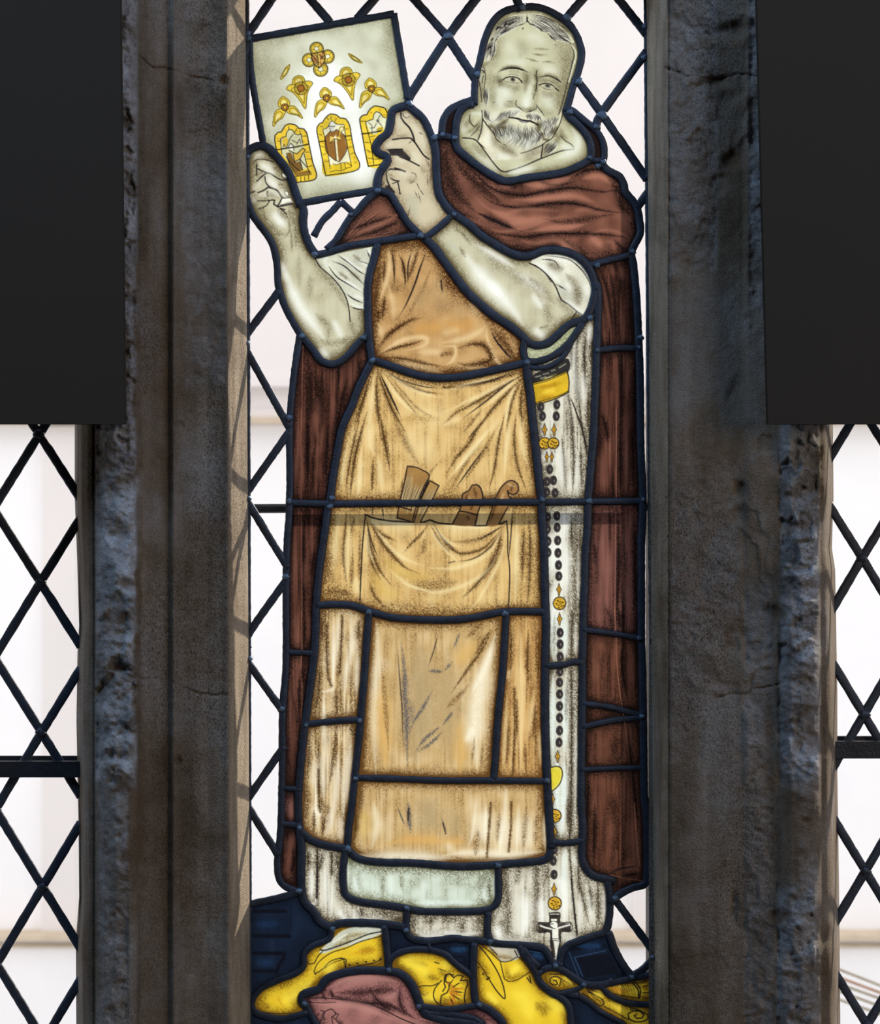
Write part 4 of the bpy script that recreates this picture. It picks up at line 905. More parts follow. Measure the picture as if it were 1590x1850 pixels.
run("""
@arm
f C 214,214,192 600,370 1100,270 1050,700 985,775 870,740 820,650 740,540 640,440
h C 16 1 380,480 420,620 490,760 580,880 680,1010
h C 10 .8 340,400 380,560 ; 640,1080 700,1140
h C 10 .8 740,860 780,930 800,990 ; 300,0 330,80 370,130
s C 10 .4 560,250 620,420 720,560 800,660 850,780
s C 8 .4 600,800 700,900 700,1000 ; 820,1000 900,1100 ; 870,850 900,950
s C 7 .4 640,1010 720,1030 800,1020 840,980
s C 8 .45 200,50 280,150 360,190 ; 300,240 340,330
s C 2.5 .5 340,230 400,160 390,40 ; 410,130 420,330 ; 440,60 450,300 ; 300,190 380,180 ; 500,250 530,330
s C 7 .3 470,330 480,600 ; 560,500 560,700
i C 1.5 .9 600,375 640,440 720,510 790,590 840,680 860,760 870,860
t C 1.6 .85 760,340 850,400 900,440 950,480 1010,510 ; 720,390 820,430 900,500 1000,600 ; 680,400 760,510 850,570 950,630 985,650 ; 940,390 1020,420 ; 1000,310 1030,380 ; 870,745 920,765 985,768 ; 830,640 900,690 985,725
h C 3.5 .9 800,340 900,430 1010,480 ; 690,370 670,400 700,430 ; 740,460 860,560 990,640 ; 870,720 920,745 985,755 ; 900,660 985,690 ; 1010,310 1040,340 ; 950,340 940,380 1020,440
s C 4 .6 860,470 950,540 ; 900,350 960,400 ; 780,480 860,540
i l 1.5 .85 180,315 250,280 350,275 450,295 530,325
s l 7 .5 190,330 230,400 ; 300,250 420,270
i l 1.8 .9 235,370 235,560 ; 260,450 350,490 420,520 480,530 600,610 700,650 780,645
c l 1.2 .85 450,210 490,215 520,255 490,265
c l 1.3 .85 690,520 740,540 790,600 740,615 690,580
f l 238,236,215 700,525 745,545 785,598 745,608 700,575
i l 1.9 .9 240,670 310,600 400,530
i l 1.9 .9 385,590 400,690 470,770 600,830 640,880 690,960 760,980 825,965
c l 1.2 .85 735,850 790,845 815,920 770,940
f l 236,234,214 742,858 788,855 808,915 772,930
i l 2 .9 260,875 350,840 440,780 ; 125,885 200,850 ; 440,780 520,800 600,830
i l 1.5 .85 430,850 420,900 440,940 ; 250,1020 350,1025 470,1010 ; 470,1010 420,1100 330,1150 270,1165
f l 244,242,224 690,990 840,970 885,1055 640,1115
i l 1.9 .9 450,1015 560,1010 540,1080 600,1120 650,1060 690,970
i l 2 .9 610,1130 750,1100 885,1070
i l 1.2 .6 660,1100 860,1045
t l 1.8 .8 600,1120 700,1190 770,1260 790,1330 ; 660,1160 740,1180
s l 8 .5 300,1100 340,1250 420,1400 ; 620,1180 760,1320 ; 830,1200 900,1450 ; 280,960 400,980
s l 7 .45 560,430 640,500 ; 640,700 740,800 ; 240,540 320,520 ; 170,960 200,1050 ; 450,880 600,950
h l 10 .8 520,1250 600,1350 700,1430 ; 300,360 420,430 540,530 ; 420,600 520,700 600,760
h l 7 .7 240,200 300,180 ; 300,690 200,800 ; 130,950 180,1010 ; 300,930 400,920 ; 500,850 600,910 ; 700,870 740,930
s l 2 .5 560,460 600,420 ; 640,740 700,720 ; 130,870 150,1000
@hand
i r 2.4 .95 540,140 545,230 600,310 690,400 750,520 785,660
i r 2 .95 390,620 500,600 620,592 720,595 790,665 860,770 950,900 1040,970
f r 42,38,42 300,800 560,790 640,870 720,950 700,1000 620,970 540,930 450,905 370,905
i r 1.8 .9 300,800 430,790 570,790
i r 1.9 .9 520,930 620,965 700,1000 870,1090
i r 2 .95 620,1190 500,1160 350,1148 290,1180 275,1240 290,1330 340,1460 420,1560
t r 2.6 .9 430,1130 520,1150 610,1190
i r 1.8 .9 350,1310 420,1350 510,1365 ; 480,1370 500,1450 525,1590
t r 1.4 .8 390,1410 470,1375
f r 48,42,44 250,1465 310,1430 350,1480 430,1600 330,1560
c r 1.1 .7 200,1360 230,1370 235,1420 205,1435
i r 1.2 .8 580,150 590,200 640,230 690,205
h r 7 .8 320,1200 340,1300 ; 640,180 ; 400,660 250,760 ; 460,950 560,1000
h r 10 .6 480,200 500,400 ; 720,300 900,550 980,800 ; 780,880 850,980 ; 500,1200 650,1250
t r 1 .7 1070,1060 1080,1250 1070,1400 ; 1010,1300 1030,1450 ; 980,980 1040,1060 1040,1100 ; 870,490 920,520 ; 730,640 690,680 ; 730,1210 800,1230 815,1290 ; 710,1400 770,1370 ; 830,1410 870,1500 ; 890,1530 940,1600
s r 6 .4 450,560 600,560 700,540 ; 560,800 700,900 ; 930,1130 950,1190 ; 330,1250 380,1300 ; 700,1350 780,1340 ; 1080,900 1090,1500
k A 16 .35 175,180,165 1330,1500 1360,1600 1370,1690
t A 1 .6 1370,1480 1400,1540 ; 1400,1500 1420,1570 ; 1310,1700 1340,1600
@forearm
f D 222,220,200 660,400 700,340 860,310 960,340 1060,400 1160,490 1160,620 1110,720 1080,820 1000,760 900,670 870,570 760,450
h D 20 1 160,330 280,480 400,610 520,740 600,860
h D 10 1 340,540 440,640 ; 240,260 420,360 540,430
h D 12 .8 540,470 680,560 800,650 ; 680,640 760,740 ; 700,900 760,960
s D 12 .35 220,230 380,380 560,500 700,600 760,720
s D 9 .4 640,500 760,600 840,700 ; 780,700 800,850 ; 850,650 920,720 980,770
s D 4 .5 150,170 210,260 ; 130,280 170,350 ; 740,890 790,875 ; 70,100 180,210
k D 9 .4 190,195,180 40,230 130,330
i D 1.8 .92 655,400 720,430 800,500 850,570 880,640 900,680 950,710 1010,760 1075,805
i D 1.2 .8 690,415 760,460 820,540
t D 1.6 .8 740,340 850,350 960,375 1050,450 1100,530 1130,610 ; 730,370 840,380 880,430 920,440 ; 860,560 930,600
i D 1.8 .8 1010,770 975,820
s D 9 .55 930,480 1000,560 1050,680 ; 800,400 900,450 ; 1010,600 1020,720
h D 6 .9 690,390 800,460 900,560 ; 920,680 1000,730 1070,800 ; 800,350 1000,400
h D 6 .8 930,540 960,600 ; 1080,560 1100,650
@apron_bib
z C 18 .7 1130,280 1300,270 1420,260
s C 9 .9 1110,300 1090,480 1070,650 1060,900 1070,1080
s C 5 .8 1090,760 1090,860 ; 1140,380 1130,560 ; 1140,650 1120,850
t C 2 .8 1190,300 1210,420 1215,580 ; 1240,330 1290,440 1300,620 ; 1350,310 1320,430 1320,560
s C 5 .7 1200,300 1215,500 ; 1270,350 1300,560 ; 1400,280 1370,400 1310,560
t C 2.4 .85 1475,290 1420,430 1370,580 1300,740 1235,850
s C 4 .4 1500,450 1440,600 1360,740 1290,860
s C 6 .85 1090,1070 1140,1000 1200,940 1290,880 1380,830
s C 4 .6 1230,920 1330,860 1440,830
h C 6 .9 1160,290 1180,400 1150,560 1100,700
h C 6 .8 1170,580 1200,720 1210,860 ; 1100,900 1120,980
k C 26 .45 168,140,100 1450,600 1400,750 ; 1560,500 1560,800
k C 24 .6 214,158,84 1350,930 1590,900
k D 24 .6 212,156,84 0,850 150,870 250,830
k D 30 .3 170,142,104 60,700 150,780
t C 2.4 .7 1575,520 1585,640
h C 5 .95 1085,1120 1180,1060 1300,1000 1440,985 1470,1020 1420,1060 1300,1090
s C 4 .8 1110,1110 1220,1070 1340,1040 1430,1010
s C 5 .8 1090,1140 1200,1145 1320,1160 1450,1190 1590,1215
h C 8 .9 1180,1180 1350,1210 1590,1260 ; 1400,1100 1590,1100
h D 7 .95 0,1000 120,980 220,950 300,900 320,860
h D 4 .95 335,870 330,940 350,1010 380,1080 430,1160 540,1180
h D 3.5 .95 0,1030 90,1030 95,1090 60,1150 0,1170
h D 3.5 .8 80,1210 250,1190 400,1190
s D 8 .8 120,1040 230,1010 320,1030 360,1130 200,1170 110,1150
s D 10 .85 370,900 450,980 520,1080 560,1140
t D 2.6 .8 360,900 400,980 470,1070 550,1150
s D 7 .6 0,1090 60,1080 ; 0,1220 200,1200
z D 12 .5 20,500 130,620 260,760
s D 16 .6 0,480 60,560 140,620
s C 10 .7 1130,1190 1400,1260 1590,1290
h D 8 .6 200,700 280,800 ; 0,930 120,900
@apron_skirt
s C 5 .9 1075,1230 1130,1380 1200,1550 1300,1719
t C 2.6 .85 1090,1240 1180,1430 1270,1620
s C 5 .85 1085,1240 1075,1400 1090,1600 1100,1719
s C 4 .9 1040,1230 1000,1380 950,1560 900,1719
s C 3.5 .8 1020,1320 960,1500 900,1660
s C 4 .8 1120,1220 1280,1340 1440,1405 1590,1425
t C 2 .6 1110,1215 1250,1310 1450,1370 1590,1380
s C 3 .5 1150,1250 1270,1400 1400,1540 1590,1650 ; 1130,1260 1260,1430 1500,1719
h C 4 .9 1060,1250 1040,1450 1030,1600 990,1719
h C 4 .9 1115,1250 1240,1450 1400,1600 ; 1130,1230 1300,1360 1500,1440 1590,1450
s E 5 .9 1000,20 950,200 900,420 870,680
s E 4 .8 950,40 900,250 860,450 830,680 ; 1050,380 1040,650
s E 6 .85 1100,20 1130,200 1160,350 1180,480
s E 8 .5 1200,20 1300,250 1400,420
h E 7 .9 1040,60 1030,250 1060,360 ; 960,300 940,600 920,690 ; 1090,350 1120,640
h E 5 .8 860,220 820,450 790,640
s E 3 .4 1590,380 1500,480 1440,600 1400,690
h E 30 .5 1400,40 1590,60 ; 1350,250 1500,350
k E 14 .35 160,120,60 1240,80 1400,70 1590,70
z D 4 .7 640,1215 500,1250 300,1310 0,1340
s D 5 .85 630,1225 450,1330 250,1450 50,1560
t D 2.2 .75 640,1225 480,1320 330,1440 130,1590 ; 560,1210 350,1290 100,1330
s D 5 .8 630,1240 500,1370 380,1500 250,1674
s D 4 .8 620,1260 530,1420 480,1674 ; 610,1280 590,1450 600,1674
h D 4 .9 600,1230 420,1330 200,1440 0,1530 ; 560,1290 500,1450 460,1674 ; 580,1250 420,1400 300,1500
h D 4 .7 400,1260 200,1310 0,1370
s D 3 .6 0,1620 100,1530 200,1440 ; 160,1674 300,1500
s F 5 .8 370,0 270,130 200,250 100,370 20,500
t F 2.2 .7 250,150 200,210 ; 340,260 200,450 80,620
s F 4 .8 470,20 420,250 390,450 350,600
s F 4 .8 560,0 540,200 560,400 640,640 ; 640,100 660,350 690,600
s F 4 .6 330,200 200,360 40,640 ; 430,100 300,330 150,560
h F 5 .85 430,60 300,220 130,420 10,560 ; 520,50 480,300 460,520 ; 590,40 600,250 640,430
h F 5 .7 360,130 230,290 90,470 ; 0,120 150,60
s E 4 .8 845,760 830,950 820,1150 850,1400
s E 4 .6 900,800 880,1000 ; 890,1100 880,1400 ; 950,900 940,1400
h E 7 .9 790,800 760,1000 730,1300 ; 870,880 850,1100 840,1350 ; 920,1300 920,1440
s E 12 .7 700,1100 680,1350 ; 640,1400 900,1430
h F 8 .9 560,800 555,1100 550,1480
s F 7 .7 650,780 660,1100 640,1500 ; 720,900 730,1480 ; 610,900 600,1300
s F 3 .6 590,620 560,700 ; 540,740 520,900
@apron_skirt
s o 5 .8 65,540 100,800 170,1000 300,1180
s o 5 .85 75,540 160,700 280,860 420,1000 560,1060
s o 4 .8 100,560 200,690 350,760 ; 60,700 110,950 200,1130 ; 90,1130 130,1250 230,1380
s o 3.5 .7 630,610 560,700 480,780 400,870
s o 4 .75 660,610 740,760 850,880 ; 680,600 790,770 900,860 1000,870 1150,820 1270,700 1330,620
s o 5 .6 1290,650 1150,720 1000,760 860,760 ; 600,720 580,860 520,900
s o 6 .85 1310,660 1290,800 1240,960 1170,1080 ; 1280,780 1200,1000 1060,1180 950,1280
t o 2 .7 680,590 770,730 900,850 ; 1340,610 1200,690 1080,760 ; 1320,650 1200,820 1050,920 880,950
t o 2 .6 60,550 110,760 180,930 ; 820,960 880,945
s o 22 .45 100,1330 400,1400 750,1420 1100,1380
s o 16 .4 450,1150 700,1170 900,1130
h o 4 .9 65,620 80,820 150,1010 ; 120,580 220,740 380,900 600,990 ; 90,560 180,620
h o 4 .95 640,600 720,750 850,890 920,960 ; 660,590 800,750 950,820
h o 5 .9 1320,650 1230,830 1080,940 850,1010 600,1000 ; 1300,820 1200,1010 1000,1150 700,1230 400,1150
h o 4 .9 1350,700 1310,900 1210,1110 1100,1300 980,1440 ; 250,1000 450,1160 650,1220
h o 20 .5 150,580 500,640 ; 750,640 1200,650
k o 22 .35 215,180,80 120,1000 200,1200 400,1280 ; 200,900 400,1050 700,1100
i o 2.2 .92 50,510 100,535 180,555 300,572 500,582 600,580 650,562 730,590 900,602 1100,615 1250,605 1320,592 1360,572
h o 3 .9 60,530 180,572 320,592 500,598 620,592 ; 680,600 900,620 1100,632 1300,608
i o 1.8 .9 52,520 38,650 22,850 10,1100 0,1330
i o 1.6 .9 1362,580 1372,700 1372,850 1388,1000 1388,1150 1378,1390
t o 1.8 .7 1420,430 1400,700 1380,950 ; 120,430 118,520 ; 210,430 220,550
F o 158,118,66 440,65 520,72 590,105 645,150 600,300 540,420 500,560 440,570 345,545 360,430 400,240
F o 176,136,78 650,198 700,215 735,245 690,330 620,450 570,575 505,575 560,400
g o 1.5 16 .85 .3 | 450,80 400,250 365,400 345,540 | 640,150 580,290 510,430 480,560
g o 1.3 9 .8 .2 | 655,205 590,340 510,570 | 730,245 670,350 570,575
t o 5 .75 640,170 590,290 540,380
i o 1.6 .9 440,65 520,72 590,105 645,150 600,290 530,420 490,570 ; 440,65 410,230 370,380 345,545 ; 650,198 735,245 ; 735,245 640,430 565,575 ; 650,198 560,390 505,575 ; 370,440 480,470 ; 345,540 470,575
s o 3 .7 400,180 380,330
F o 150,110,66 860,600 920,480 950,330 1000,290 1060,235 1115,250 1140,360 1100,480 1065,608
F o 158,116,70 1175,605 1230,450 1280,300 1340,220 1410,190 1465,230 1470,290 1430,320 1390,310 1380,400 1290,600
i o 1.8 .9 860,600 920,480 945,400 955,320 1010,290 1040,240 1080,232 1120,265 1140,360 1100,480 1068,608 ; 930,480 1000,490 1080,515
i o 1.8 .9 1175,605 1230,440 1270,330 1330,235 1400,195 1460,225 1470,290 1430,325 1385,315 1370,290 ; 1370,290 1380,340 1400,360 ; 1370,450 1330,520 1290,600
t o 1.3 .8 980,545 1000,530 1015,550 995,565
s o 4 .7 1060,270 1080,350 ; 1000,330 970,400 ; 1300,300 1240,480 1200,600 ; 1420,240 1400,290 ; 1060,400 1030,460
h o 3 .7 1010,340 1040,420 ; 1340,300 1290,430 ; 1380,230 1430,250
@apron_front
z G 9 .9 1045,90 1010,400 990,800 960,1250 ; 960,1350 920,1700
h G 9 1 1070,90 1085,300 1070,600 1060,900 1070,1300
k G 26 .6 226,176,96 1120,500 1130,900 1150,1250
k G 60 .8 180,156,114 1400,250 1430,700 1380,1200
k H 40 .8 184,158,112 40,300 40,700 60,1200
k H 24 .55 226,178,98 150,800 130,1250 ; 250,250 100,420
t G 2 .5 1230,200 1260,600 1275,800 1285,1150 ; 1560,180 1520,320 1475,460
s G 5 .5 1110,400 1140,700 1170,1100
k G 9 .75 88,84,88 1265,250 1290,450 1300,700 1310,900 1310,1050 1315,1260
k G 5 .75 84,82,86 1510,630 1440,760 1360,880 1330,960 ; 1590,900 1450,1010 1380,1110 ; 1590,950 1500,1040 1400,1110 ; 1480,480 1590,490
k G 12 .4 110,100,96 1330,700 1360,900
k H 4 .7 84,82,86 70,400 20,460 ; 90,760 0,880 ; 130,180 80,300
h H 26 .95 360,300 280,620 240,900 260,1200
h H 10 .9 400,180 330,420 220,640 ; 180,1000 230,900
s H 4 .8 390,130 300,300 180,470 60,640 ; 360,160 240,350 ; 410,500 380,900 350,1200
s H 5 .6 200,570 120,660 20,760 ; 300,100 180,220
s H 3 .5 240,960 220,1180 ; 300,1000 290,1250
h I 16 1 880,385 1000,395 1200,400 1400,405 1590,410
h I 9 1 1000,0 1020,150 990,330
k I 46 .8 180,156,114 1380,0 1420,180
k I 16 .55 226,170,86 1100,300 1300,270 1590,290
k I 26 .4 230,196,110 930,60 930,250
k I 8 .75 88,84,88 1255,0 1260,80 1270,220
k I 2.4 .8 80,78,80 1170,20 1200,100 1235,175 ; 1500,110 1540,230
t I 3 .6 1260,20 1250,150
s I 5 .9 870,0 860,300
h J 26 .9 300,60 300,300 ; 450,100 450,350 ; 620,100 600,350
h J 14 .95 0,390 200,370 500,380 740,360
z J 4 .8 355,0 340,200 325,400 ; 505,0 500,200 485,360
s J 6 .5 620,0 590,380 ; 420,60 400,300 ; 700,50 680,340 ; 260,200 240,400
h J 4 1 240,0 225,200 190,330 ; 320,0 310,300 ; 560,0 545,380 ; 440,100 420,380 ; 745,80 755,370
k J 30 .5 180,160,118 60,60 100,220
k J 14 .5 224,172,90 0,300 160,280
h J 9 .8 40,300 70,370
i J 1.4 .8 0,150 20,230
h H 5 .9 480,1350 470,1674
@apron_side
h G 7 1 780,20 775,200 750,380 735,560 ; 890,30 880,300 840,500 820,760
h G 5 .9 660,650 665,900 650,1100 ; 930,300 920,700 ; 690,300 680,500
z G 5 .8 690,120 690,400 700,520 725,600 ; 810,60 800,300 790,500
s G 8 .7 640,400 620,700 590,840 ; 760,620 770,840 ; 940,100 930,250 ; 650,60 650,250
h G 3 1 655,645 690,640 730,625 740,600
s G 6 .7 620,950 630,1200 630,1550 ; 760,930 750,1050 720,1300 700,1400 ; 560,1000 540,1300
h G 9 1 780,1100 760,1400 720,1700 ; 880,1000 850,1300 820,1600 ; 600,1150 590,1400 ; 680,1000 660,1300 670,1500
h G 4 1 600,1300 610,1550 640,1600 660,1500
z G 4 .85 625,1250 630,1540
t G 1.5 .8 870,930 890,960 910,940 ; 900,970 915,990
s G 6 .6 550,1400 540,1600 ; 700,1500 690,1700
h I 9 .9 570,0 580,180 ; 680,60 660,250 ; 750,100 760,290
s I 4 .8 600,0 605,70 ; 560,60 560,230 ; 640,100 620,250 ; 800,0 790,260
h I 3 .9 480,215 540,270 620,300 780,315
h H 7 1 585,80 590,400 590,800 585,1250
z H 5 .8 540,600 545,900 530,1250
s H 6 .8 650,150 640,400 650,600 ; 520,120 510,500 ; 730,150 720,600 ; 700,700 680,1000 ; 500,800 480,1200
h H 5 .9 485,640 470,1000 450,1250 ; 690,600 660,850 640,1000 ; 500,470 490,520 ; 730,900 740,1200
s H 4 .7 620,1000 630,1250 ; 560,640 560,1000
@habit_panel
s D 6 .85 1040,850 1010,1050 1010,1300 1060,1674 ; 1090,850 1070,1100 1080,1400
s D 6 .8 980,980 970,1200 ; 1130,900 1120,1200 ; 1100,1300 1100,1674
t D 2 .8 960,1400 1000,1500 1050,1650
z D 4 .7 950,1400 990,1674
h D 7 .9 1010,900 990,1150 1030,1500 ; 1110,850 1110,1000 ; 820,1480 830,1674 ; 1060,1200 1070,1500
F D 40,38,38 690,1240 800,1190 940,1120 950,1220 800,1260 680,1310
K D 2 .7 190,185,165 700,1260 740,1250 ; 760,1240 800,1230 ; 820,1215 850,1205 ; 880,1190 930,1160 ; 740,1270 780,1260
f D 220,178,38 670,1310 800,1270 940,1212 952,1290 950,1375 880,1410 780,1445 700,1466 680,1400
k D 9 .6 170,120,30 700,1340 800,1330 900,1300 ; 720,1430 850,1400
k D 8 .6 250,220,80 760,1380 860,1350 ; 720,1310 900,1240
i D 1.7 .9 668,1308 800,1272 940,1212 ; 700,1467 780,1448 880,1412 952,1375 ; 940,1212 955,1290 950,1375
i D 1.2 .7 672,1320 800,1285 940,1225 ; 700,1455 880,1400 948,1365
s F 5 .8 1000,0 1050,120 1090,300 1100,400 ; 950,0 980,200 990,400 980,650
s F 5 .7 900,180 920,450 940,650 ; 1100,20 1110,300 ; 1040,250 1050,600
t F 1.8 .8 1010,20 1060,180 1100,380
h F 9 1 850,350 850,400 ; 890,250 900,650 ; 800,330 760,380
h F 5 .8 1020,300 1020,660 ; 960,450 950,660
h F 18 1 830,800 920,850 830,1200 ; 930,1000 920,1400 ; 850,1300 830,1674 ; 810,900 815,1300
z F 9 .65 1010,780 1000,1100 1000,1674
s F 5 .8 970,780 980,1100 ; 1040,800 1030,1400
h F 4 .8 1030,1000 1020,1500
s F 3 .6 1050,1500 1000,1400
k H 14 .8 238,248,240 840,0 840,400 ; 920,20 920,380 ; 830,500 830,1200 ; 930,500 920,1100 ; 860,1100 870,1674 ; 920,1150 920,1600
z H 8 .75 980,20 970,400 ; 970,470 975,900 970,1674
h H 4 .8 1000,60 1010,380 ; 1010,600 1000,1674
s H 5 .8 1030,480 1020,1000 ; 950,1400 945,1674
s H 4 .4 845,30 840,380 ; 940,500 930,900
k J 12 .7 238,246,238 880,10 870,250 ; 900,340 880,700
z J 4 .9 938,0 935,270
z J 4 .85 930,340 950,560 960,700 975,850 990,980
i J 2 .85 945,560 965,750 990,980
s J 7 .7 1000,340 1000,550 1030,700 1080,900 ; 1140,560 1150,920 ; 1080,600 1100,800
z J 11 .7 450,480 470,640 480,800 480,950 ; 690,460 690,700 680,950
s J 7 .6 560,480 540,600 ; 780,480 760,560 ; 430,850 440,1000
h J 14 1 600,650 610,850 580,1000 ; 780,620 880,600 900,900 ; 720,700 740,900 ; 400,930 420,1000
h J 5 .9 1010,650 1020,950 ; 1060,620 1110,900 ; 1190,620 1190,900
h J 8 1 380,1000 520,1025 700,1025 ; 900,1010 980,990
h J 4 .9 960,380 990,480
z I 6 .85 585,340 580,700 ; 690,370 690,520
s I 8 .7 520,350 515,500 ; 720,370 740,500 ; 900,780 920,850 ; 600,800 610,850 ; 620,370 600,500
h I 6 1 545,480 540,720 ; 640,450 650,800 ; 700,550 680,860 ; 860,800 850,870
h I 10 .9 740,800 800,870 ; 700,880 900,865 1200,885
h I 4 1 520,745 565,745 580,720
t I 2 .9 585,340 580,720 560,760 520,755
s I 9 .7 1000,790 1200,820 ; 1150,850 1220,870
h I 14 .9 1320,950 1400,990 1590,980
s I 9 .8 1380,850 1420,870 1450,850 ; 1300,850 1290,920
h J 12 .9 0,950 100,970 280,960
s J 9 .7 150,860 140,950 ; 270,860 290,900 ; 0,860 100,850
@underskirt
z I 10 .45 830,430 1000,480 1300,490 1590,490
h I 7 .9 850,560 870,660 ; 1120,520 1130,680 ; 1370,560 1360,740 ; 920,520 930,620
h I 3 1 812,410 815,660 ; 850,520 870,620 890,670
k I 14 .7 236,248,238 1300,740 1590,740
s I 5 .5 1070,520 1060,700 ; 1200,520 1210,640
h J 5 .9 300,620 320,740 ; 380,500 385,760
s J 4 .7 340,560 350,740 ; 290,720 330,760
k J 12 .6 236,248,238 30,730 250,740
s J 12 .4 200,520 60,600 ; 330,520 250,640
""")
